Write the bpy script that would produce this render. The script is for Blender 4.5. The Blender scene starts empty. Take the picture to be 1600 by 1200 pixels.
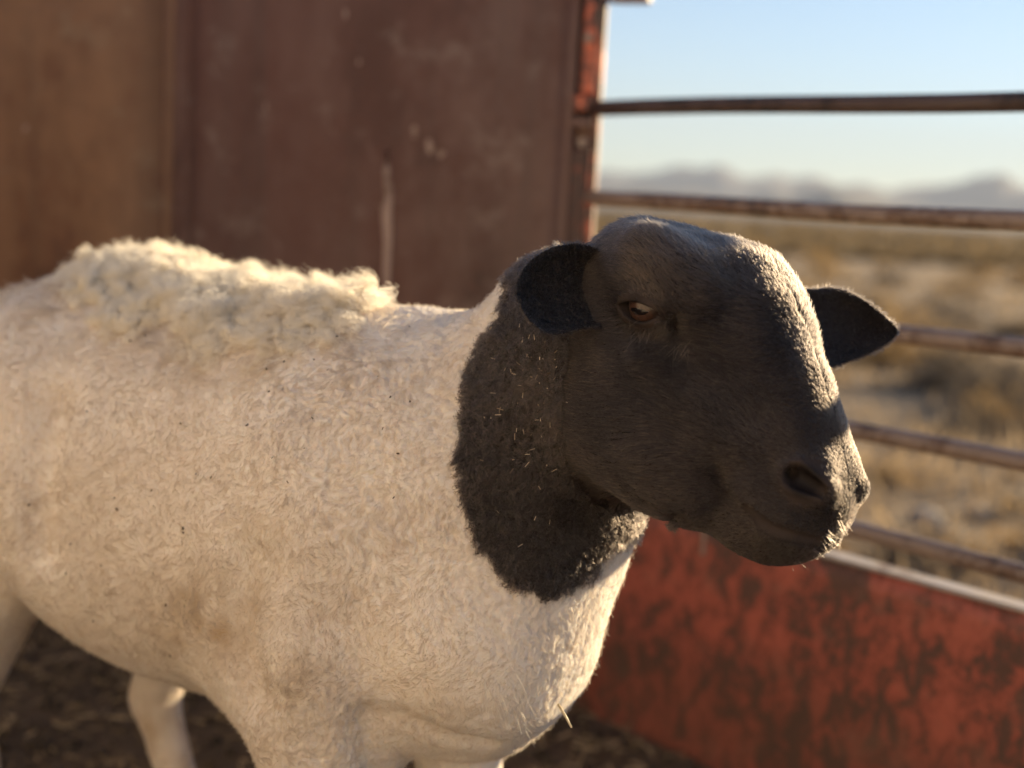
import bpy, bmesh, math, random
import numpy as np
from mathutils import Vector, Matrix, Euler

# ------------------------------------------------------------------ camera
SC = bpy.context.scene
COL = SC.collection
rad = math.radians
F = 2000.0                                   # focal length in photo pixels (1600 wide)
H = 0.86                                     # camera height over the trailer floor
PITCH, ROLL = rad(8.1), rad(3.2)
cam_d = bpy.data.cameras.new('camera')
cam_d.sensor_width = 36.0
cam_d.lens = 36.0 * F / 1600.0
cam_d.clip_start = 0.02
cam_d.clip_end = 60000
cam_d.dof.use_dof = True
cam_d.dof.focus_distance = 1.05
cam_d.dof.aperture_fstop = 2.6
cam = bpy.data.objects.new('camera', cam_d)
COL.objects.link(cam)
CM = (Matrix.Translation((0, 0, H)) @ Matrix.Rotation(rad(90) - PITCH, 4, 'X') @ Matrix.Rotation(ROLL, 4, 'Z'))
cam.matrix_world = CM
SC.camera = cam
CR = np.array(CM.to_3x3()); CT = np.array(CM.translation)

# ------------------------------------------------------------------ sky, sun, exposure
SUN_AZ, SUN_EL = rad(52), rad(13)            # azimuth to the right of the view axis (+Y)
world = bpy.data.worlds.new('World'); SC.world = world
world.use_nodes = True
wn = world.node_tree; wn.nodes.clear()
sky = wn.nodes.new('ShaderNodeTexSky'); sky.sky_type = 'NISHITA'
sky.sun_disc = False
sky.sun_elevation = SUN_EL
sky.sun_rotation = SUN_AZ
sky.altitude = 1200; sky.air_density = 1.0; sky.dust_density = 0.4; sky.ozone_density = 2.6
bg = wn.nodes.new('ShaderNodeBackground'); bg.inputs['Strength'].default_value = 0.05
wo = wn.nodes.new('ShaderNodeOutputWorld')
wn.links.new(sky.outputs[0], bg.inputs[0]); wn.links.new(bg.outputs[0], wo.inputs[0])
sun_d = bpy.data.lights.new('sun', 'SUN'); sun_d.energy = 5.0; sun_d.angle = rad(0.6)
sun_d.color = (1.0, 0.77, 0.46)
sun = bpy.data.objects.new('sun', sun_d); COL.objects.link(sun)
sdir = Vector((math.sin(SUN_AZ) * math.cos(SUN_EL), math.cos(SUN_AZ) * math.cos(SUN_EL), math.sin(SUN_EL)))
sun.rotation_euler = sdir.to_track_quat('Z', 'Y').to_euler()
sun.location = sdir * 30
vs = SC.view_settings
vs.view_transform = 'Standard'; vs.look = 'None'; vs.gamma = 1.0; vs.use_curve_mapping = False
vs.exposure = 1.9
SC.display_settings.display_device = 'sRGB'
SC.render.engine = 'CYCLES'
SC.cycles.max_bounces = 12; SC.cycles.diffuse_bounces = 8; SC.cycles.glossy_bounces = 4
SC.cycles.transmission_bounces = 8; SC.cycles.volume_bounces = 1; SC.cycles.transparent_max_bounces = 8
SC.cycles.use_denoising = True
SC.cycles_curves.shape = 'THICK'
SC.cycles_curves.subdivisions = 2

FUR = 1.0                                    # fur density factor

# ------------------------------------------------------------------ helpers
def c2w(P):
    """camera space (right, up, depth) -> world"""
    P = np.asarray(P, float)
    return (P * np.array([1, 1, -1.0])) @ CR.T + CT
def w2c(P):
    return ((np.asarray(P, float) - CT) @ CR) * np.array([1, 1, -1.0])
def cs(px, py, d):
    return np.array([(px - 800) / F * d, -(py - 600) / F * d, d])
def W(px, py, d):
    return c2w(cs(px, py, d))
def px_of(Pc):
    return 800 + Pc[..., 0] / Pc[..., 2] * F, 600 - Pc[..., 1] / Pc[..., 2] * F

def set_props(o, label=None, cat=None, group=None, kind=None):
    if label: o['label'] = label
    if cat: o['category'] = cat
    if group: o['group'] = group
    if kind: o['kind'] = kind
    return o
def empty(name, loc=(0, 0, 0), **k):
    o = bpy.data.objects.new(name, None); COL.objects.link(o); o.location = loc
    o.empty_display_size = 0.05
    return set_props(o, **k)
def link(name, me, mat=None, parent=None, smooth=False, **k):
    o = bpy.data.objects.new(name, me); COL.objects.link(o)
    if mat is not None and len(me.materials) == 0: me.materials.append(mat)
    if smooth: me.polygons.foreach_set('use_smooth', [True] * len(me.polygons))
    if parent is not None:
        o.parent = parent
        root = parent
        loc = Vector((0, 0, 0))
        while root is not None:
            loc += root.location; root = root.parent
        o.location = -loc                      # mesh data is in world coordinates
    return set_props(o, **k)
def mesh_from(name, V, Fa):
    me = bpy.data.meshes.new(name); me.from_pydata([tuple(v) for v in V], [], [tuple(f) for f in Fa]); me.update()
    return me
def bm_mesh(name, bm):
    me = bpy.data.meshes.new(name); bm.to_mesh(me); bm.free(); return me

def box_bm(bm, c, ax, ay, az, sx, sy, sz, bev=0.0):
    """box centred at c with axes ax, ay, az and full sizes"""
    M = Matrix((ax, ay, az)).transposed().to_4x4(); M.translation = c
    r = bmesh.ops.create_cube(bm, size=1.0, matrix=M @ Matrix.Diagonal((sx, sy, sz, 1)))
    if bev > 0:
        es = list({e for v in r['verts'] for e in v.link_edges})
        bmesh.ops.bevel(bm, geom=es, offset=bev, segments=2, profile=0.5, affect='EDGES')
def tube_bm(bm, pts, r, n=14, caps=True, wob=0.0, rng=None):
    pts = [Vector(p) for p in pts]
    rings = []
    for i, p in enumerate(pts):
        t = (pts[min(i + 1, len(pts) - 1)] - pts[max(i - 1, 0)]).normalized()
        a = t.cross(Vector((0, 0, 1)));  a = a.normalized() if a.length > 1e-4 else Vector((1, 0, 0))
        b = t.cross(a)
        rr = r[i] if hasattr(r, '__len__') else r
        rings.append([bm.verts.new(p + (a * math.cos(2 * math.pi * k / n) + b * math.sin(2 * math.pi * k / n)) * rr) for k in range(n)])
    for i in range(len(rings) - 1):
        for k in range(n):
            bm.faces.new((rings[i][k], rings[i][(k + 1) % n], rings[i + 1][(k + 1) % n], rings[i + 1][k]))
    if caps:
        bm.faces.new(rings[0][::-1]); bm.faces.new(rings[-1])

# ------------------------------------------------------------------ materials
def new_mat(name):
    m = bpy.data.materials.new(name); m.use_nodes = True
    nt = m.node_tree
    b = nt.nodes['Principled BSDF']
    return m, nt, b
def N(nt, t, **k):
    n = nt.nodes.new(t)
    for a, v in k.items():
        if a.startswith('i_'): n.inputs[a[2:]].default_value = v
        else: setattr(n, a, v)
    return n
def ramp(nt, fac, stops):
    r = N(nt, 'ShaderNodeValToRGB')
    e = r.color_ramp.elements
    e[0].position, e[0].color = stops[0][0], (*stops[0][1], 1)
    e[1].position, e[1].color = stops[-1][0], (*stops[-1][1], 1)
    for p, c in stops[1:-1]:
        x = e.new(p); x.color = (*c, 1)
    nt.links.new(fac, r.inputs[0]); return r
def noise(nt, vec, scale, detail=6, rough=0.6, dist=0.0):
    n = N(nt, 'ShaderNodeTexNoise'); n.inputs['Scale'].default_value = scale
    n.inputs['Detail'].default_value = detail; n.inputs['Roughness'].default_value = rough
    n.inputs['Distortion'].default_value = dist
    nt.links.new(vec, n.inputs['Vector']); return n
def mix(nt, fac, a, b):
    m = N(nt, 'ShaderNodeMix', data_type='RGBA')
    if isinstance(fac, float): m.inputs[0].default_value = fac
    else: nt.links.new(fac, m.inputs[0])
    for s, v in ((6, a), (7, b)):
        if isinstance(v, tuple): m.inputs[s].default_value = (*v, 1)
        else: nt.links.new(v, m.inputs[s])
    return m.outputs[2]
def coords(nt, scale=(1, 1, 1)):
    t = N(nt, 'ShaderNodeTexCoord'); mp = N(nt, 'ShaderNodeMapping')
    mp.inputs['Scale'].default_value = scale
    nt.links.new(t.outputs['Object'], mp.inputs['Vector']); return mp.outputs[0]
def bump(nt, b, h, strength=0.3, dist=0.01):
    n = N(nt, 'ShaderNodeBump'); n.inputs['Strength'].default_value = strength; n.inputs['Distance'].default_value = dist
    nt.links.new(h, n.inputs['Height']); nt.links.new(n.outputs[0], b.inputs['Normal'])

def rusty(name, paint, dark, rust, cover=0.5, scale=9.0, streak=0.25, rough=0.6, pale=None, pale_at=0.68, big=0.5, tone=None, grime=None):
    """worn paint over rust: large patches, vertical runs, fine pitting, scuffs"""
    m, nt, b = new_mat(name)
    v = coords(nt); vst = coords(nt, (1, 1, streak))
    n1 = noise(nt, vst, scale, 9, 0.68, 0.4)
    n2 = noise(nt, v, scale * 5.5, 6, 0.7)
    n3 = noise(nt, vst, scale * 0.35, 3, 0.5)
    add = N(nt, 'ShaderNodeMath', operation='MULTIPLY_ADD')
    nt.links.new(n2.outputs[0], add.inputs[0]); add.inputs[1].default_value = 0.45; nt.links.new(n1.outputs[0], add.inputs[2])
    add2 = N(nt, 'ShaderNodeMath', operation='MULTIPLY_ADD')
    nt.links.new(n3.outputs[0], add2.inputs[0]); add2.inputs[1].default_value = big; nt.links.new(add.outputs[0], add2.inputs[2])
    c = cover + 0.23 + big * .5
    r = ramp(nt, add2.outputs[0], [(min(c - 0.07, .9), dark), (c - 0.02, rust), (c + 0.03, paint), (min(1.0, c + 0.3), tuple(x * 1.25 for x in paint))])
    col = r.outputs[0]
    if tone:
        nt_ = noise(nt, vst, scale * .22, 4, .6, .6)
        rt = ramp(nt, nt_.outputs[0], [(.42, (0, 0, 0)), (.58, (.8, .8, .8))])
        col = mix(nt, rt.outputs[0], col, tone)
        ns = noise(nt, coords(nt, (1, 1, .045)), scale * 4.5, 4, .6)
        rs = ramp(nt, ns.outputs[0], [(.50, (0, 0, 0)), (.68, (.38, .38, .38))])
        col = mix(nt, rs.outputs[0], col, dark)
        nf = noise(nt, v, 55, 5, .75)
        rf = ramp(nt, nf.outputs[0], [(.66, (0, 0, 0)), (.74, (.5, .5, .5))])
        col = mix(nt, rf.outputs[0], col, pale or paint)
    if pale:
        n4 = noise(nt, v, 12, 7, 0.72, 0.2)
        rp = ramp(nt, n4.outputs[0], [(pale_at, (0, 0, 0)), (pale_at + 0.12, (0.5, 0.5, 0.5))])
        col = mix(nt, rp.outputs[0], col, pale)
    if grime:                                             # splashed dirt drying on the lower part
        sx = N(nt, 'ShaderNodeSeparateXYZ'); nt.links.new(v, sx.inputs[0])
        ng = noise(nt, v, 7, 6, .65); gm = N(nt, 'ShaderNodeMath', operation='MULTIPLY_ADD')
        nt.links.new(ng.outputs[0], gm.inputs[0]); gm.inputs[1].default_value = -.42; nt.links.new(sx.outputs['Z'], gm.inputs[2])
        rg = ramp(nt, gm.outputs[0], [(0.0, (.45, .45, .45)), (.10, (0, 0, 0))])
        gm.inputs[1].default_value = -.26
        col = mix(nt, rg.outputs[0], col, grime)
    nt.links.new(col, b.inputs['Base Color'])
    rr = ramp(nt, n1.outputs[0], [(0.35, (rough + .2,) * 3), (0.65, (rough - .12,) * 3)])
    nt.links.new(rr.outputs[0], b.inputs['Roughness'])
    bump(nt, b, add.outputs[0], 0.35, 0.004)
    return m

M_WALL = rusty('wall rust', (0.118, 0.074, 0.060), (0.060, 0.038, 0.031), (0.095, 0.050, 0.038), 0.42, 3.2, 0.35, 0.62, (0.24, 0.175, 0.145), 0.55, .5, (0.125, 0.050, 0.036))
M_WALL_GLOW = rusty('wall rust with glow', (0.23, 0.118, 0.054), (0.095, 0.048, 0.026), (0.20, 0.085, 0.034), 0.42, 2.6, 0.3, 0.6, (0.27, 0.19, 0.12), 0.56, .5, (0.16, 0.075, 0.045))  # rust of the left sheet, part of the golden glow mixed into its colour
M_RED = rusty('red worn paint', (0.36, 0.092, 0.060), (0.12, 0.060, 0.044), (0.25, 0.070, 0.046), 0.50, 27.0, 0.65, 0.6, (0.24, 0.125, 0.088), 0.54, .30, None, (0.085, 0.052, 0.034))
M_POST = rusty('post red paint', (0.46, 0.105, 0.048), (0.06, 0.030, 0.024), (0.15, 0.045, 0.028), 0.46, 10.0, 0.3, 0.55)
M_PIPE = rusty('pipe brown', (0.21, 0.150, 0.118), (0.10, 0.070, 0.056), (0.165, 0.092, 0.060), 0.44, 14.0, 1.0, 0.42)
M_PIPE_BACKLIT = rusty('backlit pipe', (0.060, 0.036, 0.030), (0.028, 0.020, 0.018), (0.05, 0.026, 0.020), 0.44, 14.0, 1.0, 0.5)  # same pipe with its backlit darkness painted in, for the top rail
M_CAP = rusty('ledge metal', (0.36, 0.31, 0.27), (0.13, 0.08, 0.06), (0.25, 0.19, 0.16), 0.36, 12.0, 1.0, 0.45)
M_WELD = rusty('pale smear', (0.30, 0.21, 0.17), (0.16, 0.09, 0.07), (0.24, 0.16, 0.12), 0.40, 20.0, 0.6, 0.7)

M_BOUNCE = rusty('pale bounce paint', (0.47, 0.43, 0.40), (0.27, 0.245, 0.225), (0.385, 0.35, 0.325), 0.40, 4.0, 0.5, 0.8)  # pale colour chosen so the unseen side bounces sunlight onto the sheep

# ------------------------------------------------------------------ terrain outside
rng = np.random.default_rng(7)
GZ = -0.45
def fbm2(x, y, seed, octs=5, s0=1.0):
    r = np.random.default_rng(seed); out = np.zeros_like(x, float); a = 1.0; s = s0
    for _ in range(octs):
        for _k in range(3):
            th = r.uniform(0, 2 * np.pi); ph = r.uniform(0, 2 * np.pi)
            out += a / 3 * np.sin((x * np.cos(th) + y * np.sin(th)) * s + ph)
        a *= 0.5; s *= 2.1
    return out
def ground_z(x, y):
    d = np.hypot(x, y)
    k = np.clip((d - 3) / 30, 0, 1)
    return GZ + k * 0.10 * fbm2(x, y, 3, 3, 0.25)

def build_ground():
    rs = np.concatenate([[0.0], np.geomspace(1.2, 16000, 90)])
    na = 96
    th = np.arange(na) / na * 2 * np.pi
    V = []; Fa = []
    V.append((0, 0, GZ))
    for r in rs[1:]:
        x = r * np.cos(th); y = r * np.sin(th)
        z = ground_z(x, y)
        V += list(zip(x, y, z))
    for k in range(na): Fa.append((0, 1 + k, 1 + (k + 1) % na))
    for i in range(len(rs) - 2):
        a = 1 + i * na; b = a + na
        for k in range(na):
            Fa.append((a + k, b + k, b + (k + 1) % na, a + (k + 1) % na))
    m, nt, b = new_mat('dry ground')
    v = coords(nt)
    n1 = noise(nt, v, 0.22, 6, 0.62); n2 = noise(nt, v, 2.3, 6, 0.7); n3 = noise(nt, v, 0.012, 4, 0.6)
    r1 = ramp(nt, n1.outputs[0], [(0.36, (0.20, 0.155, 0.12)), (0.5, (0.31, 0.235, 0.165)), (0.64, (0.40, 0.29, 0.19))])
    r2 = ramp(nt, n2.outputs[0], [(0.38, (0.14, 0.108, 0.083)), (0.62, (0.34, 0.245, 0.155))])
    r3 = ramp(nt, n3.outputs[0], [(0.4, (0.19, 0.145, 0.10)), (0.6, (0.33, 0.23, 0.13))])
    c = mix(nt, 0.45, r1.outputs[0], r2.outputs[0]); c = mix(nt, 0.3, c, r3.outputs[0])
    nt.links.new(c, b.inputs['Base Color']); b.inputs['Roughness'].default_value = 0.95
    b.inputs['Specular IOR Level'].default_value = 0.1
    bump(nt, b, n2.outputs[0], 0.6, 0.06)
    me = mesh_from('ground', V, Fa)
    link('ground', me, m, None, True, kind='structure', label='dry tan plain running out to the mountains', cat='ground')
build_ground()

def build_mountains(name, dist, h, seed, col, label, az0=-35, az1=70, base=0.25):
    n = 220
    az = np.radians(np.linspace(az0, az1, n))
    prof = 0.5 + 0.33 * fbm2(az * 12, az * 0, seed, 5, 1.0) + 0.12 * fbm2(az * 60, az * 0, seed + 5, 4, 1.0)
    prof = np.clip(prof, 0.42, None)
    env = base + (1 - base) * np.clip((np.degrees(az) + 2) / 16, 0, 1)
    V = []; Fa = []
    rows = 14
    for j in range(rows):
        t = j / (rows - 1)
        tri = 1 - abs(t - 0.5) * 2
        r = dist + (t - 0.5) * dist * 0.35
        zz = GZ - 3 + (tri ** 0.8) * h * prof * env * (1 + 0.18 * fbm2(az * 90 + t * 3, az * 0 + t * 7, seed + 9, 3, 1.0) * (0 < tri < 1))
        V += list(zip(r * np.sin(az), r * np.cos(az), zz))
    for j in range(rows - 1):
        for k in range(n - 1):
            a = j * n + k
            Fa.append((a, a + 1, a + n + 1, a + n))
    m, nt, b = new_mat(name + ' rock')
    v = coords(nt); n1 = noise(nt, v, 0.006, 6, 0.6)
    r = ramp(nt, n1.outputs[0], [(0.35, tuple(c * 0.7 for c in col)), (0.65, col)])
    nt.links.new(r.outputs[0], b.inputs['Base Color']); b.inputs['Roughness'].default_value = 0.95
    link(name, mesh_from(name, V, Fa), m, None, True, kind='structure', label=label, cat='mountains')
build_mountains('mountains', 6500, 470, 12, (0.13, 0.12, 0.13), 'pale blue mountain range along the horizon behind the rails', base=0.45)
build_mountains('hills', 3600, 120, 31, (0.085, 0.08, 0.08), 'darker low hills in front of the far mountains', base=0.8)

# dry grass: one mass of blades in the wedge the rails look onto
def build_grass():
    nb = 16000
    r = np.exp(rng.uniform(np.log(2.6), np.log(60), nb)); az = np.radians(rng.uniform(-8, 75, nb))
    # tussocks
    ntus = 1500
    tr = np.exp(rng.uniform(np.log(2.6), np.log(60), ntus)); ta = np.radians(rng.uniform(-8, 75, ntus))
    pick = rng.integers(0, ntus, nb)
    x = tr[pick] * np.sin(ta[pick]) + rng.normal(0, .10, nb) * (1 + tr[pick] / 25); y = tr[pick] * np.cos(ta[pick]) + rng.normal(0, .10, nb) * (1 + tr[pick] / 25)
    z = ground_z(x, y) - .01
    hgt = rng.uniform(.06, .20, nb); a = rng.uniform(0, 2 * np.pi, nb); w = .006 + .0016 * np.hypot(x, y)
    lx = rng.normal(0, .35, nb) * hgt; ly = rng.normal(0, .35, nb) * hgt
    A = np.stack([x - w * np.cos(a), y - w * np.sin(a), z], 1); B = np.stack([x + w * np.cos(a), y + w * np.sin(a), z], 1)
    Cc = np.stack([x + lx, y + ly, z + hgt], 1)
    V = np.stack([A, B, Cc], 1).reshape(-1, 3)
    me = mesh_from('dry_grass', V, np.arange(nb * 3).reshape(-1, 3))
    m, nt, b = new_mat('dry grass')
    g = N(nt, 'ShaderNodeNewGeometry')
    rr = ramp(nt, g.outputs['Random Per Island'], [(0, (0.20, 0.155, 0.11)), (0.6, (0.33, 0.25, 0.165)), (1, (0.46, 0.35, 0.22))])
    nt.links.new(rr.outputs[0], b.inputs['Base Color']); b.inputs['Roughness'].default_value = .8
    tl = N(nt, 'ShaderNodeBsdfTranslucent'); nt.links.new(rr.outputs[0], tl.inputs[0])
    mx = N(nt, 'ShaderNodeMixShader'); mx.inputs[0].default_value = .4
    nt.links.new(b.outputs[0], mx.inputs[1]); nt.links.new(tl.outputs[0], mx.inputs[2])
    nt.links.new(mx.outputs[0], nt.nodes['Material Output'].inputs[0])
    link('dry_grass', me, m, None, kind='stuff', label='dry straw coloured grass on the plain behind the rails', cat='grass')
build_grass()

# shrubs
def shrub_mesh(seed, n=420):
    r = np.random.default_rng(seed)
    V = []; Fa = []
    for i in range(n):
        d = r.normal(0, 1, 3); d /= np.linalg.norm(d); d[2] = abs(d[2])
        rr = r.uniform(.35, 1) * (0.8 + .25 * math.sin(3 * math.atan2(d[1], d[0]) + seed))
        p = d * rr * np.array([.5, .5, .62])
        t = r.normal(0, 1, 3); t /= np.linalg.norm(t); s = np.cross(t, d); s /= np.linalg.norm(s) + 1e-6
        L = r.uniform(.05, .13); w = r.uniform(.010, .022)
        k = len(V)
        V += [p - s * w, p + s * w, p + (t * .5 + d) * L + s * w * .3]
        Fa.append((k, k + 1, k + 2))
    for i in range(9):                         # woody stems
        a = r.uniform(0, 2 * np.pi); q = r.uniform(.15, .4)
        e = np.array([math.cos(a) * q, math.sin(a) * q, r.uniform(.3, .55)]); s = np.array([-math.sin(a), math.cos(a), 0]) * .008
        k = len(V); V += [-s, s, e]; Fa.append((k, k + 1, k + 2))
    return mesh_from('shrub', V, Fa)
def shrub_mat(name, a, b_):
    m, nt, b = new_mat(name)
    g = N(nt, 'ShaderNodeNewGeometry')
    rr = ramp(nt, g.outputs['Random Per Island'], [(0, a), (1, b_)])
    nt.links.new(rr.outputs[0], b.inputs['Base Color']); b.inputs['Roughness'].default_value = .85
    tl = N(nt, 'ShaderNodeBsdfTranslucent'); nt.links.new(rr.outputs[0], tl.inputs[0])
    mx = N(nt, 'ShaderNodeMixShader'); mx.inputs[0].default_value = .35
    nt.links.new(b.outputs[0], mx.inputs[1]); nt.links.new(tl.outputs[0], mx.inputs[2])
    nt.links.new(mx.outputs[0], nt.nodes['Material Output'].inputs[0]); return m
SHM = [shrub_mat('shrub tan', (0.24, 0.16, 0.075), (0.42, 0.29, 0.14)), shrub_mat('shrub grey', (0.085, 0.070, 0.058), (0.17, 0.135, 0.105))]
SHL = [('golden dry shrub standing blurred on the plain behind the rails', 'golden shrubs on the plain'),
       ('grey brown dry shrub standing blurred on the plain behind the rails', 'grey brown shrubs on the plain')]
protos = []
for k in range(4):
    me = shrub_mesh(50 + k); me.materials.append(SHM[k % 2])
    protos.append(me)
for i in range(120):
    k = int(rng.integers(0, 4))
    dist = math.exp(rng.uniform(math.log(5.0), math.log(48))); az = rad(rng.uniform(1, 26))
    o = bpy.data.objects.new('dry_shrub', protos[k]); COL.objects.link(o)
    x, y = dist * math.sin(az), dist * math.cos(az)
    o.location = (x, y, float(ground_z(np.array([x]), np.array([y]))[0]) - .02)
    s = rng.uniform(.5, 1.15) * (1.0 if dist > 9 else .55)
    o.scale = (s * rng.uniform(.9, 1.4), s * rng.uniform(.9, 1.4), s * rng.uniform(.6, .95)); o.rotation_euler = (0, 0, rng.uniform(0, 6.28))
    set_props(o, SHL[k % 2][0], 'shrub', SHL[k % 2][1])

# far scrub: too far off to count
def build_scrub():
    n = 20000; r = np.exp(rng.uniform(math.log(45), math.log(1400), n)); az = np.radians(rng.uniform(-25, 80, n))
    x, y = r * np.sin(az), r * np.cos(az); z = ground_z(x, y); s = rng.uniform(.25, .8, n)
    V = []; k = 6
    d = rng.normal(0, 1, (n, k, 3)); d[..., 2] = np.abs(d[..., 2]) * .8; d /= np.linalg.norm(d, axis=2, keepdims=True)
    c = np.stack([x, y, z], 1)[:, None]; t = np.cross(d, rng.normal(0, 1, (n, k, 3))); t /= np.linalg.norm(t, axis=2, keepdims=True)
    tip = c + d * s[:, None, None]; A = c + t * s[:, None, None] * .45; B = c - t * s[:, None, None] * .45
    V = np.stack([A, B, tip], 2).reshape(-1, 3)
    m = shrub_mat('far scrub', (0.10, 0.08, 0.055), (0.30, 0.215, 0.115))
    link('far_scrub', mesh_from('far_scrub', V, np.arange(n * k * 3).reshape(-1, 3)), m, None, kind='stuff', label='low golden brown scrub covering the distant plain', cat='scrub')
build_scrub()

def stone_mesh(seed, sx, sy, sz):
    bm = bmesh.new(); bmesh.ops.create_icosphere(bm, subdivisions=3, radius=1)
    r = np.random.default_rng(seed)
    P = np.array([v.co[:] for v in bm.verts]); q = fbm2(P[:, 0] * 1.7 + P[:, 2], P[:, 1] * 1.7 - P[:, 2] * .6, seed, 4, 1.3)
    for v, k in zip(bm.verts, q):
        v.co = Vector((v.co.x * sx, v.co.y * sy, v.co.z * sz)) * (1 + .22 * k)
    return bm_mesh('stone', bm)
m_stone, nt, b = new_mat('stone')
r_ = ramp(nt, noise(nt, coords(nt), 9, 6, .65).outputs[0], [(.35, (.20, .185, .175)), (.65, (.42, .40, .38))])
nt.links.new(r_.outputs[0], b.inputs['Base Color']); b.inputs['Roughness'].default_value = .9
def on_ground(px, py):
    P0 = np.array(CT); D = W(px, py, 1.0) - P0; t = (GZ - P0[2]) / D[2]; return P0 + D * t
for (px, py, sz, lab) in ((1448, 812, .06, 'large pale stone on the ground seen between the two lowest rails'),
                          (1478, 832, .04, 'small pale stone beside the large one between the two lowest rails'),
                          (1525, 805, .05, 'flat grey stone on the ground near the pale stones')):
    g = on_ground(px, py)
    o = bpy.data.objects.new('stone', stone_mesh(int(px), sz * 1.3, sz, sz * .6)); COL.objects.link(o)
    o.data.materials.append(m_stone); o.location = g + np.array([0, 0, sz * .3])
    o.data.polygons.foreach_set('use_smooth', [True] * len(o.data.polygons))
    set_props(o, lab, 'stone')

# air: one closed box of pale haze around the place
hz = bpy.data.meshes.new('haze'); bm = bmesh.new()
bmesh.ops.create_cube(bm, size=1.0, matrix=Matrix.Translation((0, 0, 317)) @ Matrix.Diagonal((19000, 19000, 646, 1)))
bm.to_mesh(hz); bm.free()
m_hz = bpy.data.materials.new('haze'); m_hz.use_nodes = True; nt = m_hz.node_tree; nt.nodes.clear()
pv = N(nt, 'ShaderNodeVolumePrincipled'); pv.inputs['Color'].default_value = (.46, .53, .66, 1); pv.inputs['Density'].default_value = 0.00013; pv.inputs['Anisotropy'].default_value = 0.0
mo = N(nt, 'ShaderNodeOutputMaterial'); nt.links.new(pv.outputs[0], mo.inputs['Volume'])
link('haze', hz, m_hz, None, kind='stuff', label='thin pale haze over the plain and the far mountains', cat='haze')

# ------------------------------------------------------------------ trailer: walls, rails, floor
UP = Vector((0, 0, 1))
POST = W(928, 300, 2.12); PX, PY = POST[0], POST[1]
ang = rad(43.5)
SD = Vector((math.sin(ang), -math.cos(ang), 0))          # along the side wall, towards the camera
SN = Vector((-math.cos(ang), -math.sin(ang), 0))         # side wall inward normal
P0 = Vector((PX, PY, 0))
bw = rad(-16)
BD = Vector((-math.cos(bw), -math.sin(bw), 0))           # along the back wall, to the left
BN = Vector((math.sin(bw), -math.cos(bw), 0))            # back wall inward normal
def side_z(px, py):
    """height on the side wall plane of a pixel"""
    o = Vector(CT); d = Vector(W(px, py, 1.0)) - o
    t = (P0 - o).dot(SN) / d.dot(SN); return o + d * t
RAILZ = [side_z(1598, y).z for y in (157, 344, 545, 725, 898)]
PANELZ = side_z(1598, 955).z
SLEN = 3.4
# floor
m_floor, nt, b = new_mat('trailer floor dirt')
v = coords(nt); n1 = noise(nt, v, 5, 8, .7); n2 = noise(nt, v, 38, 6, .75)
r1 = ramp(nt, n1.outputs[0], [(.35, (.065, .044, .030)), (.5, (.125, .083, .054)), (.68, (.21, .14, .085))])
r2 = ramp(nt, n2.outputs[0], [(.36, (.060, .041, .029)), (.64, (.21, .147, .092))])
nt.links.new(mix(nt, .5, r1.outputs[0], r2.outputs[0]), b.inputs['Base Color']); b.inputs['Roughness'].default_value = .95
bump(nt, b, n2.outputs[0], .9, .012)
LEFT_OFF = 2.75
BL = 4.5
bm = bmesh.new()
q = [P0 + SN * -.02, P0 + BD * BL, P0 + BD * BL + SD * 7, P0 + SD * 4.6 + SN * -.02]
top = [bm.verts.new(Vector((p.x, p.y, 0))) for p in q]; bot = [bm.verts.new(Vector((p.x, p.y, -.08))) for p in q]
f_ = bm.faces.new(top); bm.faces.new(bot[::-1])
for k in range(4): bm.faces.new((top[k], bot[k], bot[(k + 1) % 4], top[(k + 1) % 4]))
bmesh.ops.recalc_face_normals(bm, faces=bm.faces)
link('floor', bm_mesh('floor', bm), m_floor, None, kind='structure', label='dirty trailer floor covered with dung and trodden straw', cat='floor')

# back wall
bwall = empty('metal_wall', P0 + BD * 1.2, label='tall rusty brown sheet metal wall behind the sheep', cat='wall')
def wx(px):                                             # distance along the back wall of an image column (at mid height)
    o = Vector(CT); d = Vector(W(px, 250, 1.0)) - o
    t = (P0 - o).dot(BN) / d.dot(BN); return (o + d * t - P0).dot(BD)
t_post, t_s1, t_s2 = wx(878), wx(298), wx(257)
WT = 1.75
def wall_sheet(t0, t1, mat, off, seed, name='steel_sheet'):
    """a slightly buckled sheet with thickness"""
    nx, nz = 26, 26; r = np.random.default_rng(seed)
    bm = bmesh.new(); G = [[None] * (nz + 1) for _ in range(nx + 1)]
    for i in range(nx + 1):
        for j in range(nz + 1):
            t = t0 + (t1 - t0) * i / nx; z = -.05 + WT * j / nz
            e = .006 * float(fbm2(np.array([t * 3.0]), np.array([z * 2.2]), seed, 3, 1.6)[0]) * min(1, 4 * min(i, nx - i) / nx)
            G[i][j] = bm.verts.new(P0 + BD * t + BN * (off + e) + UP * z)
    for i in range(nx):
        for j in range(nz): bm.faces.new((G[i][j], G[i + 1][j], G[i + 1][j + 1], G[i][j + 1]))
    bmesh.ops.recalc_face_normals(bm, faces=bm.faces)
    bmesh.ops.solidify(bm, geom=bm.faces[:], thickness=.004)
    link(name, bm_mesh(name, bm), mat, bwall, True)
wall_sheet(t_post - .002, t_s1 - .002, M_WALL, 0, 5)
wall_sheet(t_s2 + .004, BL, M_WALL_GLOW, 0.0, 9)
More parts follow.
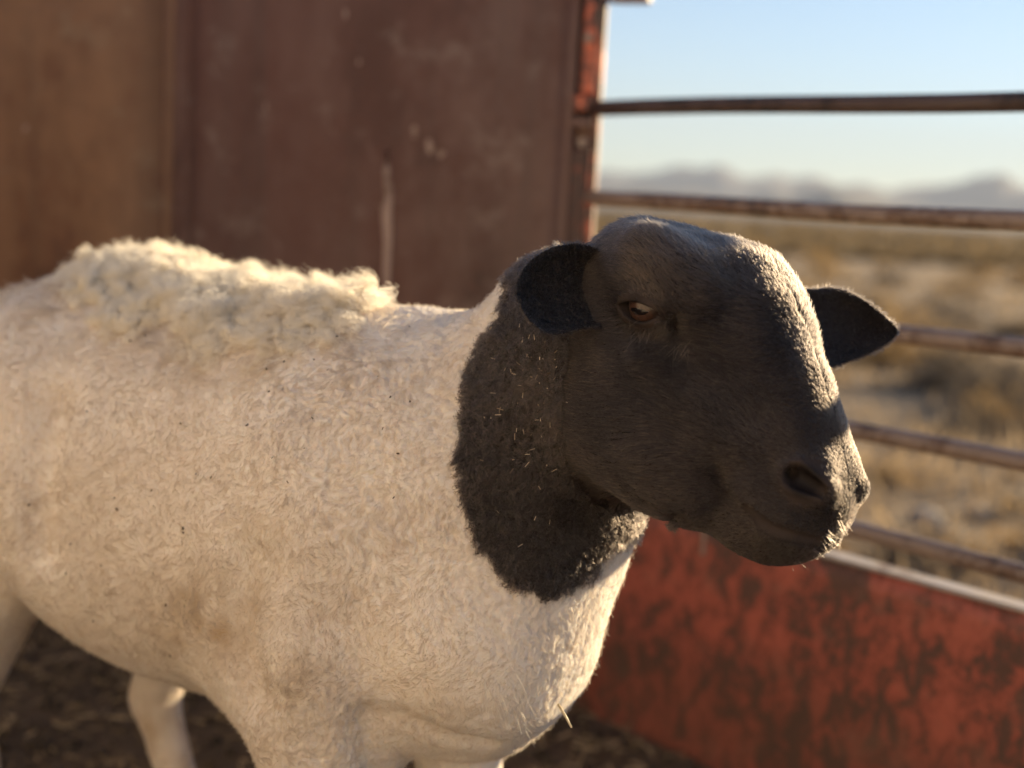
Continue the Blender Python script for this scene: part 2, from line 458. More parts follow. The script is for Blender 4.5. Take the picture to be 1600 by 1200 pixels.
# seam: folded strip and cover strip between the sheets
w = t_s2 - t_s1
def strip(name, t0, t1, top, bev, mat):
    bm = bmesh.new()
    box_bm(bm, P0 + BD * ((t0 + t1) / 2) + BN * (top - .008) + UP * (WT / 2), BD, BN, UP, t1 - t0, .016, WT - .01, bev)
    link(name, bm_mesh(name, bm), mat, bwall)
strip('seam_backing', t_s1 - .010, t_s2 + .012, .0035, .0060, M_WALL)
strip('seam_strip', t_s1 + w * .02, t_s1 + w * .34, .0075, .0070, M_WALL)
strip('seam_strip', t_s1 + w * .62, t_s1 + w * 1.02, .0080, .0070, M_WALL_GLOW)
# pale run and smears stuck to the sheet (thin crust)
def back_pt(px, py, off=0.004):
    o = Vector(CT); d = Vector(W(px, py, 1.0)) - o
    t = (P0 + BN * off - o).dot(BN) / d.dot(BN); return o + d * t
bm = bmesh.new()
pts = [(606, 235), (604, 265), (607, 300), (604, 330), (606, 380), (604, 430), (606, 500), (604, 560)]
tube_bm(bm, [back_pt(x, y, .004) for x, y in pts], [.003, .006, .0085, .0105, .008, .0075, .007, .003], 8)
tube_bm(bm, [back_pt(590, 322, .003), back_pt(600, 320, .003), back_pt(606, 318, .003)], [.003, .006, .004], 8)
for v in bm.verts:                                        # flatten against the sheet
    h = (v.co - P0).dot(BN); v.co -= BN * (h - .004) * .65
link('dried_splash', bm_mesh('dried_splash', bm), M_WELD, bwall, True)

for k, (x, y, hx, hy) in enumerate(((416, 165, .0022, .010), (540, 22, .003, .009), (561, 97, .003, .007), (648, 205, .006, .012), (672, 228, .009, .013), (690, 240, .007, .008), (40, 200, .004, .006))):
    bm = bmesh.new(); r9 = np.random.default_rng(90 + k); ring = []
    c9 = back_pt(x, y, .0062)
    for i in range(9):
        a9 = 2 * math.pi * i / 9; q9 = r9.uniform(.6, 1.2)
        ring.append(bm.verts.new(c9 + BD * (math.cos(a9) * hx * q9) + UP * (math.sin(a9) * hy * q9)))
    f9 = bm.faces.new(ring); bmesh.ops.recalc_face_normals(bm, faces=[f9]); bmesh.ops.solidify(bm, geom=[f9], thickness=.0012)
    link('dried_splash', bm_mesh('dried_splash', bm), M_WELD, bwall)

# corner post: channel with a slot, cross tabs and holes
post = empty('corner_post', P0, label='red painted steel corner post with slots where the rails end', cat='post')
pw = t_post
def slab(parent, name, t0, t1, z0, z1, off, th, mat, bev=.003):
    bm = bmesh.new()
    box_bm(bm, P0 + BD * ((t0 + t1) / 2) + BN * off + UP * ((z0 + z1) / 2), BD, BN, UP, abs(t1 - t0), th, z1 - z0, bev)
    return link(name, bm_mesh(name, bm), mat, parent)
zt1 = back_pt(910, 158).z; zt2 = back_pt(905, 192).z; zt3 = back_pt(903, 232).z
slab(post, 'back_plate', 0.008, pw - .004, 0, WT, -.020, .005, M_WALL, .001)
slab(post, 'flange', pw - .016, pw + .005, 0, WT + .01, -.009, .026, M_WALL, .004)
slab(post, 'flange', -.003, .008, 0, WT + .01, -.002, .020, M_POST, .004)
slab(post, 'face_plate', .0105, .010 + (pw - .026) * .72, zt1 + .012, WT - .02, -.006, .020, M_POST)
slab(post, 'face_plate', .0105, pw - .0165, .02, zt3, -.004, .022, M_POST)
slab(post, 'cross_tab', .0105, pw - .0165, zt1 - .016, zt1 + .009, .002, .026, M_POST)
slab(post, 'cross_tab', .0105, pw - .0165, zt2 - .008, zt2 + .008, .001, .024, M_WALL)
slab(post, 'top_bar', -.07, -.0045, back_pt(980, 2).z, back_pt(980, -30).z, -.012, .035, M_PIPE)
# bolts
for zz in (zt2 - .032, zt1 + .10):
    bm = bmesh.new()
    c = P0 + BD * .022 + BN * .006 + UP * zz
    tube_bm(bm, [c, c + BN * .010], .008, 6)
    link('bolt', bm_mesh('bolt', bm), M_PIPE, post)

# side fence: five pipes over a red sheet with a ledge
fence = empty('rail_fence', P0 + SD * 1.0, label='side of the trailer with five brown pipe rails above a red sheet', cat='fence')
for i, z in enumerate(RAILZ):
    bm = bmesh.new(); n = 26; pts = []
    sag = rng.uniform(-.002, .002)
    for k in range(n + 1):
        s = -.03 + SLEN * k / n
        pts.append(P0 + SD * s + UP * (z + sag * math.sin(math.pi * k / n) + .002 * math.sin(k * .9 + i)))
    tube_bm(bm, pts, .0128, 16)
    link('rail', bm_mesh('rail', bm), M_PIPE_BACKLIT if i == 0 else M_PIPE, fence, True)
def side_sheet():
    nx, nz = 40, 14; bm = bmesh.new(); G = [[None] * (nz + 1) for _ in range(nx + 1)]
    for i in range(nx + 1):
        for j in range(nz + 1):
            s = .02 + (SLEN - .02) * i / nx; z = -.05 + (PANELZ + .048) * j / nz
            e = .005 * float(fbm2(np.array([s * 3.1]), np.array([z * 4]), 44, 3, 1.5)[0]) * (1 - j / nz)
            G[i][j] = bm.verts.new(P0 + SD * s + SN * e + UP * z)
    for i in range(nx):
        for j in range(nz): bm.faces.new((G[i][j], G[i + 1][j], G[i + 1][j + 1], G[i][j + 1]))
    bmesh.ops.recalc_face_normals(bm, faces=bm.faces)
    bmesh.ops.solidify(bm, geom=bm.faces[:], thickness=.004)
    link('side_sheet', bm_mesh('side_sheet', bm), M_RED, fence, True)
side_sheet()
bm = bmesh.new()
box_bm(bm, P0 + SD * (SLEN / 2 + .01) + SN * -.008 + UP * (PANELZ + .003), SD, SN, UP, SLEN - .02, .034, .006, .002)
box_bm(bm, P0 + SD * (SLEN / 2 + .01) + SN * -.022 + UP * (PANELZ - .016), SD, SN, UP, SLEN - .03, .006, .030, .001)
link('ledge', bm_mesh('ledge', bm), M_CAP, fence)
bm = bmesh.new()                                          # small pale run under the ledge by the chin
p = side_z(1104, 838); s_ = (p - P0).dot(SD)
box_bm(bm, P0 + SD * s_ + SN * .006 + UP * (PANELZ - .028), SD, SN, UP, .007, .003, .042, .001)
link('dried_splash', bm_mesh('dried_splash', bm), M_WELD, fence)

# other side of the trailer (out of frame to the left and behind): solid sheet raised and paled to bounce sunlight, open above
L0 = P0 + BD * BL
lwall = empty('trailer_side', L0 + SD * 2, label='unseen opposite side of the trailer, pale to bounce light', cat='wall')
bm = bmesh.new(); box_bm(bm, L0 + SD * 3.5 + UP * .80, SD, SN, UP, 7.0, .006, 1.59, .001)
link('side_sheet', bm_mesh('side_sheet', bm), M_BOUNCE, lwall)
for z in (1.70, 1.87):
    bm = bmesh.new(); tube_bm(bm, [L0 + UP * z, L0 + SD * 7.0 + UP * z], .0145, 12)
    link('rail', bm_mesh('rail', bm), M_PIPE, lwall, True)

# straw and dung on the floor
def build_straw():
    n = 9000
    a = rng.uniform(0, 1, n); s = rng.uniform(0, 1, n)
    base = np.array(P0)[None] + np.array(BD)[None] * (a * (BL - .05) + .02)[:, None] + np.array(SD)[None] * (s ** 1.2 * 2.6 + .02)[:, None]
    th = rng.uniform(0, 2 * np.pi, n); L = rng.uniform(.008, .042, n); w = rng.uniform(.0012, .003, n); tilt = rng.normal(0, .22, n)
    d = np.stack([np.cos(th), np.sin(th), tilt], 1); q = np.stack([-np.sin(th), np.cos(th), np.zeros(n)], 1)
    c = base + np.array([0, 0, 1.0]) * (.004 + np.abs(tilt) * L * .5 + rng.uniform(0, .01, n))[:, None]
    V = np.stack([c - d * L[:, None] / 2 - q * w[:, None], c - d * L[:, None] / 2 + q * w[:, None], c + d * L[:, None] / 2 + q * w[:, None] * .6, c + d * L[:, None] / 2 - q * w[:, None] * .6,
                  c - d * L[:, None] / 2 + np.array([0, 0, .0025]), c + d * L[:, None] / 2 + np.array([0, 0, .002])], 1).reshape(-1, 3)
    k = np.arange(n)[:, None] * 6
    Fa = np.concatenate([k + np.array([[0, 4, 5, 3]]), k + np.array([[4, 1, 2, 5]])], 0)
    m, nt, b = new_mat('straw')
    g = N(nt, 'ShaderNodeNewGeometry')
    rr = ramp(nt, g.outputs['Random Per Island'], [(0, (.07, .045, .026)), (.55, (.20, .14, .075)), (1, (.44, .33, .20))])
    nt.links.new(rr.outputs[0], b.inputs['Base Color']); b.inputs['Roughness'].default_value = .7
    link('straw_litter', mesh_from('straw_litter', V, Fa), m, None, kind='stuff', label='trodden straw scattered over the dirty trailer floor', cat='straw')
    # crumbs of dung
    n = 2600
    a = rng.uniform(0, 1, n); s = rng.uniform(0, 1, n)
    c = np.array(P0)[None] + np.array(BD)[None] * (a * (BL - .1) + .05)[:, None] + np.array(SD)[None] * (s ** 1.2 * 2.4 + .05)[:, None]
    bm = bmesh.new(); bmesh.ops.create_icosphere(bm, subdivisions=1, radius=1); iv = np.array([v.co[:] for v in bm.verts]); fi = np.array([[v.index for v in f.verts] for f in bm.faces]); bm.free()
    sc = rng.uniform(.004, .012, (n, 1, 1)) * rng.uniform(.7, 1.3, (n, 1, 3))
    V = (iv[None] * sc * (1 + .25 * rng.normal(0, 1, (n, len(iv), 1)).clip(-1, 1)) + c[:, None] + np.array([0, 0, .004])).reshape(-1, 3)
    Fa = (fi[None] + np.arange(n)[:, None, None] * len(iv)).reshape(-1, 3)
    m, nt, b = new_mat('dung')
    g = N(nt, 'ShaderNodeNewGeometry')
    rr = ramp(nt, g.outputs['Random Per Island'], [(0, (.028, .020, .014)), (1, (.11, .078, .05))])
    nt.links.new(rr.outputs[0], b.inputs['Base Color']); b.inputs['Roughness'].default_value = .9
    link('dung_crumbs', mesh_from('dung_crumbs', V, Fa), m, None, kind='stuff', label='dark dung crumbs scattered over the trailer floor', cat='dung')
build_straw()
# ------------------------------------------------------------------ the sheep: one implicit body, meshed and projected
def smin(a, b, k):
    h = np.clip(0.5 + 0.5 * (b - a) / k, 0, 1)
    return b + (a - b) * h - k * h * (1 - h)
def smax(a, b, k): return -smin(-a, -b, k)
def ellip(P, c, r, R=None):
    q = P - c
    if R is not None: q = q @ R.T
    r = np.asarray(r)
    k0 = np.sqrt(((q / r) ** 2).sum(-1)); k1 = np.sqrt(((q / r ** 2) ** 2).sum(-1)) + 1e-9
    return k0 * (k0 - 1) / k1
def cone(P, a, b, ra, rb):
    ba = b - a; t = np.clip(((P - a) @ ba) / (ba @ ba), 0, 1)
    return np.sqrt(((P - a - t[..., None] * ba) ** 2).sum(-1)) - (ra + (rb - ra) * t)
def spline(xs, ys, n=300):
    xs = np.array(xs, float); ys = np.array(ys, float)
    m = np.gradient(ys, xs); X = np.linspace(xs[0], xs[-1], n)
    i = np.clip(np.searchsorted(xs, X) - 1, 0, len(xs) - 2); h = xs[i + 1] - xs[i]; t = (X - xs[i]) / h
    Y = (2*t**3-3*t**2+1)*ys[i] + (t**3-2*t**2+t)*h*m[i] + (-2*t**3+3*t**2)*ys[i+1] + (t**3-t**2)*h*m[i+1]
    return X, Y
class Loft:
    """closed solid along x with top, bottom and half width profiles (local frame)"""
    def __init__(s, xs, top, bot, hw, p=2.3, low=0.0):
        s.x0, s.x1, s.p, s.low = xs[0], xs[-1], p, low
        s.T, s.B, s.Wd = spline(xs, top), spline(xs, bot), spline(xs, hw)
    def __call__(s, q):
        x = np.clip(q[..., 0], s.x0, s.x1)
        t = np.interp(x, *s.T); b = np.interp(x, *s.B); w = np.interp(x, *s.Wd)
        h = (t - b) / 2; c = (t + b) / 2
        zz = (q[..., 2] - c) / h
        lowf = s.low if np.isscalar(s.low) else np.interp(x, *s.low)
        w = w * (1 - lowf * np.clip(-zz, 0, 1.2))
        f = ((np.abs(q[..., 1]) / w) ** s.p + np.abs(zz) ** s.p) ** (1 / s.p)
        d = (f - 1) * np.minimum(w, h)
        dx = q[..., 0] - x
        return np.where(dx != 0, np.sqrt(np.maximum(d, 0) ** 2 + dx ** 2) + np.minimum(d, 0) * 0, d)

# ---- frames (camera space: right, up, depth)
TH, PS = rad(40), rad(42)
HA = np.array([math.cos(PS) * math.cos(TH), -math.sin(PS), -math.cos(PS) * math.sin(TH)])   # poll -> nose
HD = np.array([math.sin(PS) * math.cos(TH), math.cos(PS), -math.sin(PS) * math.sin(TH)])    # dorsal
HL = np.array([math.sin(TH), 0, math.cos(TH)])                                              # far side
HR = np.stack([HA, HL, HD])                                                                 # cam -> head local
HO = cs(1345, 775, .97) - .29 * HA + .015 * HD
def h2c(p): return HO + np.asarray(p, float) @ HR
def c2h(P): return (P - HO) @ HR.T
head_loft = Loft([-.05, -.02, .02, .06, .10, .14, .18, .22, .25, .275, .291, .299],
                 [-.070, -.032, .020, .062, .079, .068, .044, .021, .003, -.015, -.031, -.048],
                 [-.105, -.120, -.135, -.144, -.147, -.146, -.140, -.124, -.112, -.103, -.090, -.070],
                 [.040, .056, .067, .072, .069, .060, .050, .045, .045, .041, .030, .012], 2.55,
                 spline([-.05, .05, .12, .18, .24, .31], [.02, .04, .12, .18, .20, .20]))
# body frame in camera space, vertical = world up
UPc = np.array([0, 0, 1.0]) @ CR * np.array([1, 1, -1.0])
fw = np.array([.836, 0, -.548]); fw = fw - UPc * (fw @ UPc); fw /= np.linalg.norm(fw)
BLt = np.cross(UPc, fw); BLt = BLt if BLt[2] > 0 else -BLt                                   # far side
BR = np.stack([-fw, BLt, UPc])
BO = cs(800, 880, 1.20)                                                                      # front of the chest
def b2c(p): return BO + np.asarray(p, float) @ BR
def c2b(P): return (P - BO) @ BR.T
FLOORB = float(c2b(w2c(np.array([[0, 0, 0.]])))[0, 2])
body_loft = Loft([-.065, -.03, .03, .12, .22, .34, .46, .58, .70, .78, .88, .92],
                 [.02, .07, .150, .203, .208, .216, .226, .226, .168, .065, .03, .01],
                 [-.06, -.115, -.150, -.170, -.19, -.205, -.195, -.125, -.07, -.05, -.03, -.02],
                 [.035, .085, .125, .155, .170, .195, .212, .212, .190, .160, .12, .06], 2.1, .0)

def sdf_base(P):
    q = c2b(P)
    d = body_loft(q)
    L = lambda x, y, z: np.array([x, y, z], float)
    # shoulders, haunches
    for s in (-1, 1):
        d = smin(d, ellip(q, L(.17, s * .105, -.04), (.11, .07, .15)), .05)
        d = smin(d, ellip(q, L(.72, s * .085, -.05), (.12, .085, .15)), .04)
    # brisket
    d = smin(d, ellip(q, L(.065, .0, -.125), (.095, .085, .065)), .05)
    # legs
    def leg(d, pts, rs, k=.03):
        e = None
        for (a, b, ra, rb) in zip(pts[:-1], pts[1:], rs[:-1], rs[1:]):
            c = cone(q, np.array(a, float), np.array(b, float), ra, rb)
            e = c if e is None else smin(e, c, .012)
        return smin(d, e, k)
    fz = FLOORB
    d = leg(d, [(.12, -.110, -.10), (.115, -.112, -.22), (.11, -.105, -.36), (.11, -.10, fz + .10), (.095, -.10, fz + .03)], [.080, .056, .036, .024, .030], .045)
    d = leg(d, [(.13, .10, -.10), (.12, .10, -.22), (.10, .095, -.36), (.10, .09, fz + .10), (.085, .09, fz + .03)], [.07, .05, .036, .024, .030], .045)
    d = leg(d, [(.73, -.09, -.00), (.640, -.11, -.13), (.715, -.10, -.29), (.69, -.085, fz + .10), (.675, -.085, fz + .03)], [.10, .066, .038, .025, .030], .04)
    d = leg(d, [(.74, .11, -.02), (.56, .115, -.19), (.59, .10, -.32), (.54, .095, fz + .10), (.525, .095, fz + .03)], [.10, .055, .030, .023, .028], .04)
    # neck
    nk = [b2c((.14, 0, .05)), cs(800, 715, 1.215), cs(893, 620, 1.185), h2c((.00, 0, -.10))]
    nr = [.160, .120, .108, .070]
    e = None
    for a, b, ra, rb in zip(nk[:-1], nk[1:], nr[:-1], nr[1:]):
        c = cone(P, a, b, ra, rb); e = c if e is None else smin(e, c, .04)
    d = smin(d, e, .08)
    # throat to chest
    d = smin(d, cone(P, cs(800, 755, 1.205), cs(733, 958, 1.20), .112, .124), .03)
    # head
    h = c2h(P)
    g = head_loft(h)
    for s in (-1, 1):
        g = smin(g, ellip(h, L(.078, s * .058, .020), (.042, .024, .032)), .024)          # brow / orbit
        g = smin(g, ellip(h, L(.080, s * .048, -.096), (.085, .034, .060)), .03)          # cheek
        g = smin(g, ellip(h, L(.135, s * .042, -.100), (.080, .026, .045)), .03)
        g = smin(g, ellip(h, L(.155, s * .040, -.040), (.060, .018, .020)), .03)          # cheek ridge
        g = smin(g, cone(h, L(.050, s * .060, .030), L(.110, s * .052, .034), .014, .010), .014)  # brow ridge
        g = smin(g, cone(h, L(.105, s * .064, -.036), L(.190, s * .040, -.040), .010, .008), .016)  # cheek bone
        g = smin(g, ellip(h, L(.254, s * .020, -.028), (.022, .013, .020)), .016)         # nostril wing
        g = smin(g, ellip(h, L(.250, s * .028, -.062), (.034, .021, .022)), .018)         # upper lip
    g = smin(g, ellip(h, L(.243, 0, -.098), (.034, .030, .018)), .016)                     # chin
    g = smin(g, ellip(h, L(.036, 0, .004), (.050, .058, .028)), .04)                       # poll
    d = smin(d, g, .022)
    return d

def march(px, py, f, d0=.7, d1=1.9, n=600):
    D = np.linspace(d0, d1, n); P = np.stack([(px - 800) / F * D, -(py - 600) / F * D, D], 1)
    v = f(P); k = np.argmax(v < 0)
    if v[k] >= 0: return None
    a, b = D[k - 1], D[k]; t = v[k - 1] / (v[k - 1] - v[k]); w_ = a + (b - a) * t
    return cs(px, py, w_)
def grad(f, P, e=.0015):
    g = np.stack([f(P + np.eye(3)[i] * e) - f(P - np.eye(3)[i] * e) for i in range(3)], -1)
    return g / (np.linalg.norm(g, axis=-1, keepdims=True) + 1e-9), np.linalg.norm(g, axis=-1) / (2 * e)

EYE = march(1000, 484, sdf_base); EYEh = c2h(EYE)
NOS = march(1258, 752, sdf_base); NOSh = c2h(NOS)
DUCT = march(1062, 515, sdf_base); DUCTh = c2h(DUCT)
mouth = [march(x, y, sdf_base) for x, y in ((1166, 798), (1186, 816), (1215, 831), (1248, 841), (1280, 847))]
mouthh = [c2h(m) for m in mouth if m is not None]
print('EYE', EYEh, 'NOS', NOSh, 'DUCT', DUCTh, 'M', mouthh, 'FLOORB', FLOORB)
nos_nh = HR @ grad(sdf_base, NOS[None])[0][0]
def path(pts):
    return [p for p in (march(x, y, sdf_base) for x, y in pts) if p is not None]
GROOVES = [(path([(388, 880), (374, 950), (372, 1010), (392, 1080)]), .012, .040),          # behind the shoulder
           (path([(572, 1125), (566, 1150), (575, 1180), (590, 1215)]), .010, .018),          # between leg and brisket
           (path([(575, 1128), (625, 1122), (690, 1150), (760, 1160)]), .006, .016),          # brisket fold
           (path([(78, 640), (60, 740), (62, 850)]), .012, .040),                              # flank fold
           (path([(905, 750), (940, 778), (990, 797), (1060, 806)]), .0002, .009),   # behind the jaw
           (path([(985, 770), (1030, 790), (1072, 805)]), .001, .007),
           (path([(1122, 735), (1142, 780), (1168, 815)]), .0018, .011)]                        # edge of the upper lip
def lump(P):
    r = np.random.default_rng(17); o = 0
    for sc, am in ((9, .0030), (22, .0012), (55, .0005)):
        for _ in range(4):
            d = r.normal(0, 1, 3); d /= np.linalg.norm(d); o = o + am * .5 * np.sin(P @ d * sc * 6.28 * .5 + r.uniform(0, 6.28))
    return o
def mir(p, s): return np.array([p[0], p[1] * s, p[2]])
eye_n = grad(sdf_base, EYE[None])[0][0]; eye_nh = HR @ eye_n
# eye opening axes on the near side (head local): along the slit, across it
sl = HR @ (march(1034, 493, sdf_base) - march(970, 479, sdf_base)); sl -= eye_nh * (sl @ eye_nh); sl /= np.linalg.norm(sl)
ac = np.cross(eye_nh, sl); ac /= np.linalg.norm(ac)
if (ac @ HR @ np.array([0, 1, 0])) < 0: ac = -ac
ER = .0175
def sdf(P):
    d = sdf_base(P) + lump(P)
    for pts, r_, k_ in GROOVES:
        c = None
        for a, b in zip(pts[:-1], pts[1:]):
            e = cone(P, a, b, r_, r_); c = e if c is None else np.minimum(c, e)
        d = smax(d, -c, k_)
    h = c2h(P)
    near = (np.abs(h[..., 0] - .14) < .2) & (np.abs(h[..., 1]) < .14) & (np.abs(h[..., 2] + .02) < .16)
    if not near.any(): return d
    x = h[near]; g = d[near]
    for s in (1, -1):
        y = x * np.array([1, s, 1.0])
        # lids: raised almond with a hollow
        q = y - (EYEh + eye_nh * -.002)
        lx, la, ln = q @ sl, q @ ac, q @ eye_nh
        lid = np.sqrt((lx / .024) ** 2 + (la / .0165) ** 2 + (ln / .010) ** 2)
        g = smin(g, (lid - 1) * .010 + .0012, .009)
        uc = la - .0035 + .22 * (lx ** 2) / .016              # upper margin droops
        up_ = la - (.0074 - 15 * lx ** 2); lo_ = -la - (.0084 - 20 * lx ** 2)
        slit = smax(smax(up_, lo_, .004), np.abs(ln - .004) - .022, .003)
        g = smax(g, -slit, .0025)
        # tear pit below the eye corner
        q = y - DUCTh
        pit = ellip(q, np.zeros(3), np.array([.012, .010, .005]), np.stack([HR @ np.array([.25, -.97, 0]), HR @ np.array([0, 0, 1.0]), HR @ np.array([.97, .25, 0])]))
        g = smax(g, -pit, .007)
        # nostril: comma shaped hollow with a raised rim
        c1 = NOSh + HR @ np.array([-.008, .004, 0]); c2 = NOSh + HR @ np.array([.013, -.008, -.002])
        rim = cone(y, c1 - nos_nh * .0065, c2 - nos_nh * .0075, .0135, .0120)
        g = smin(g, rim, .008)
        hol = cone(y, c1 + nos_nh * .003, c2 + nos_nh * .000, .0095, .0042)
        g = smax(g, -hol, .0055)
        hol = cone(y, c1 - nos_nh * .001, c1 - nos_nh * .014 + HR @ np.array([-.004, .004, 0]), .0055, .004)
        g = smax(g, -hol, .003)
        # mouth line
        m = None
        for a, b in zip(mouthh[:-1], mouthh[1:]):
            c = cone(y, a, b, .0034, .0034); m = c if m is None else np.minimum(m, c)
        g = smax(g, -m, .006)
    # groove between the nostrils and the lip
    gv = cone(x, np.array([.301, -.012, -.046]), np.array([.301, .012, -.046]), .0045, .0045)
    g = smax(g, -gv, .006)
    # shallow hollow on the forehead
    fc = cone(x, np.array([.03, .018, .105]), np.array([.10, .012, .104]), .020, .018)
    g = smax(g, -fc, .016)
    d = d.copy(); d[near] = g
    return d

def surface_nets(f, lo, hi, h):
    n = np.ceil((hi - lo) / h).astype(int) + 1
    k = 3; n = ((n + k - 1) // k) * k
    cx = [lo[i] + (np.arange(n[i] // k) * k + (k - 1) / 2) * h for i in range(3)]
    C = np.stack(np.meshgrid(*cx, indexing='ij'), -1)
    vc = f(C.reshape(-1, 3)).reshape(C.shape[:3])
    V = np.repeat(np.repeat(np.repeat(vc, k, 0), k, 1), k, 2)
    mask = np.abs(V) < h * k * 1.6
    ii = np.argwhere(mask)
    V[mask] = f(lo + ii * h)
    s = V < 0
    act = np.zeros(np.array(V.shape) - 1, bool)
    cnt = np.zeros(act.shape, np.int8)
    for dx in (0, 1):
        for dy in (0, 1):
            for dz in (0, 1): cnt += s[dx:s.shape[0] - 1 + dx, dy:s.shape[1] - 1 + dy, dz:s.shape[2] - 1 + dz]
    act = (cnt > 0) & (cnt < 8)
    idx = -np.ones(act.shape, int); cells = np.argwhere(act); idx[act] = np.arange(len(cells))
    acc = np.zeros((len(cells), 3)); num = np.zeros(len(cells))
    corners = [(a, b, c) for a in (0, 1) for b in (0, 1) for c in (0, 1)]
    vals = {c: V[cells[:, 0] + c[0], cells[:, 1] + c[1], cells[:, 2] + c[2]] for c in corners}
    for a in corners:
        for ax in range(3):
            if a[ax] == 0:
                b = tuple(1 if i == ax else a[i] for i in range(3))
                va, vb = vals[a], vals[b]; m = (va < 0) != (vb < 0)
                t = np.where(m, va / np.where(m, va - vb, 1), 0)
                p = np.zeros((len(cells), 3)); p[:] = a; p[:, ax] += t
                acc[m] += p[m]; num[m] += 1
    verts = lo + (cells + acc / num[:, None]) * h
    quads = []
    for ax in range(3):
        b, c = (ax + 1) % 3, (ax + 2) % 3
        sl0 = [slice(None)] * 3; sl1 = [slice(None)] * 3
        sl0[ax] = slice(0, -1); sl1[ax] = slice(1, None)
        ch = s[tuple(sl0)] != s[tuple(sl1)]
        e = np.argwhere(ch); ok = (e[:, b] > 0) & (e[:, c] > 0) & (e[:, b] < s.shape[b] - 1) & (e[:, c] < s.shape[c] - 1)
        e = e[ok]
        def cell(db, dc):
            q = e.copy(); q[:, b] += db; q[:, c] += dc; return idx[q[:, 0], q[:, 1], q[:, 2]]
        Q = np.stack([cell(-1, -1), cell(0, -1), cell(0, 0), cell(-1, 0)], 1)
        flip = ~s[e[:, 0], e[:, 1], e[:, 2]]
        Q[flip] = Q[flip][:, ::-1]
        quads.append(Q)
    return verts, np.concatenate(quads)

def project(P, f, it=3, maxs=.006):
    for _ in range(it):
        v = f(P); g, gm = grad(f, P)
        st = np.clip(v / np.maximum(gm, .3), -maxs, maxs)
        P = P - g * st[:, None]
    return P
lo = np.array([-.95, -.72, .78]); hi = np.array([.34, .24, 2.05])
vs_, qs_ = surface_nets(sdf, lo, hi, .0072)
me = mesh_from('body', vs_, qs_)
bm = bmesh.new(); bm.from_mesh(me)
for it, (x0, x1, rr) in enumerate(((-.02, .40, None), (.0, .40, None), (0, .4, .034))):
    fs = []
    for f in bm.faces:
        c = np.array(f.calc_center_median()); h = c2h(c)
        if h[0] < x0 or h[2] < -.16 or abs(h[1]) > .13: continue
        if rr is not None:
            hm = np.array([h[0], -abs(h[1]), h[2]])
            k = min(np.linalg.norm(hm - EYEh), np.linalg.norm(hm - NOSh), np.linalg.norm(hm - DUCTh) + .012)
            if k > rr: continue
        fs.append(f)
    es = list({e for f in fs for e in f.edges})
    bmesh.ops.subdivide_edges(bm, edges=es, cuts=1, use_grid_fill=True)
    Pa = np.array([v.co[:] for v in bm.verts]); ha = c2h(Pa)
    near_ = (ha[:, 0] > x0 - .02) & (ha[:, 2] > -.18) & (np.abs(ha[:, 1]) < .15)
    if rr is not None:
        hq = ha * np.array([1, 0, 1]) - np.abs(ha) * np.array([0, 1, 0])
        near_ &= (np.linalg.norm(hq - EYEh, axis=1) < .05) | (np.linalg.norm(hq - NOSh, axis=1) < .05) | (np.linalg.norm(hq - DUCTh, axis=1) < .05)
    vl = [v for v, k in zip(bm.verts, near_) if k]
    P = project(np.array([v.co[:] for v in vl]), sdf, 2)
    for v, p in zip(vl, P): v.co = p
# finer faces where the woolly relief is seen
FLB = FLOORB
for it in range(2):
    es = set()
    for f in bm.faces:
        c = np.array(f.calc_center_median()); nn = f.normal
        if abs(np.dot(nn, c / np.linalg.norm(c))) < -1: continue
        h = c2h(c)
        if h[0] > .0 and h[2] > -.16 and abs(h[1]) < .13: continue
        if f.calc_area() < (1.2e-5 if it == 0 else 4e-6): continue
        if c[2] > 1.62 or c2b(c)[1] > .17 or c2b(c)[2] < -.34: continue
        es.update(f.edges)
    bmesh.ops.subdivide_edges(bm, edges=list(es), cuts=1, use_grid_fill=True)
bmesh.ops.triangulate(bm, faces=bm.faces[:])
# ears as folded, cupped leaves joined into the same mesh
def ear(upper, lower, cup, th):
    U = np.array([cs(*p) for p in upper]); Lw = np.array([cs(*p) for p in lower])
    k = np.linspace(0, 1, len(U)); ks = np.linspace(0, 1, 22)
    U = np.stack([spline(k, U[:, i], 22)[1] for i in range(3)], 1); Lw = np.stack([spline(k, Lw[:, i], 22)[1] for i in range(3)], 1)
    nt_ = 15; front = []; back = []
    for i in range(22):
        for j in range(nt_):
            t = j / (nt_ - 1); p = U[i] * (1 - t) + Lw[i] * t
            tt = 4 * t * (1 - t)
            wdt = np.linalg.norm(U[i] - Lw[i])
            dz = cup * (tt ** .8) * min(1, wdt / .06)
            thk = th * (.35 + .65 * min(1, tt * 1.6)) * (1.25 - .6 * i / 21)
            front.append(p + np.array([0, 0, dz])); back.append(p + np.array([0, 0, dz + thk]))
    n = 22 * nt_; V = front + back; Fa = []
    for i in range(21):
        for j in range(nt_ - 1):
            a = i * nt_ + j
            Fa.append((a, a + 1, a + nt_ + 1, a + nt_)); Fa.append((n + a, n + a + nt_, n + a + nt_ + 1, n + a + 1))
    for i in range(21):
        a = i * nt_; Fa.append((a, a + nt_, n + a + nt_, n + a)); b = a + nt_ - 1; Fa.append((b, n + b, n + b + nt_, b + nt_))
    for j in range(nt_ - 1):
        a = 21 * nt_ + j; Fa.append((a, a + 1, n + a + 1, n + a)); a = j; Fa.append((a, n + a, n + a + 1, a + 1))
    return V, Fa
def onhead(x, y, o):
    p = march(x, y, sdf_base, .8, 1.4, 300); return (x, y, (p[2] if p is not None else 1.06) + o)
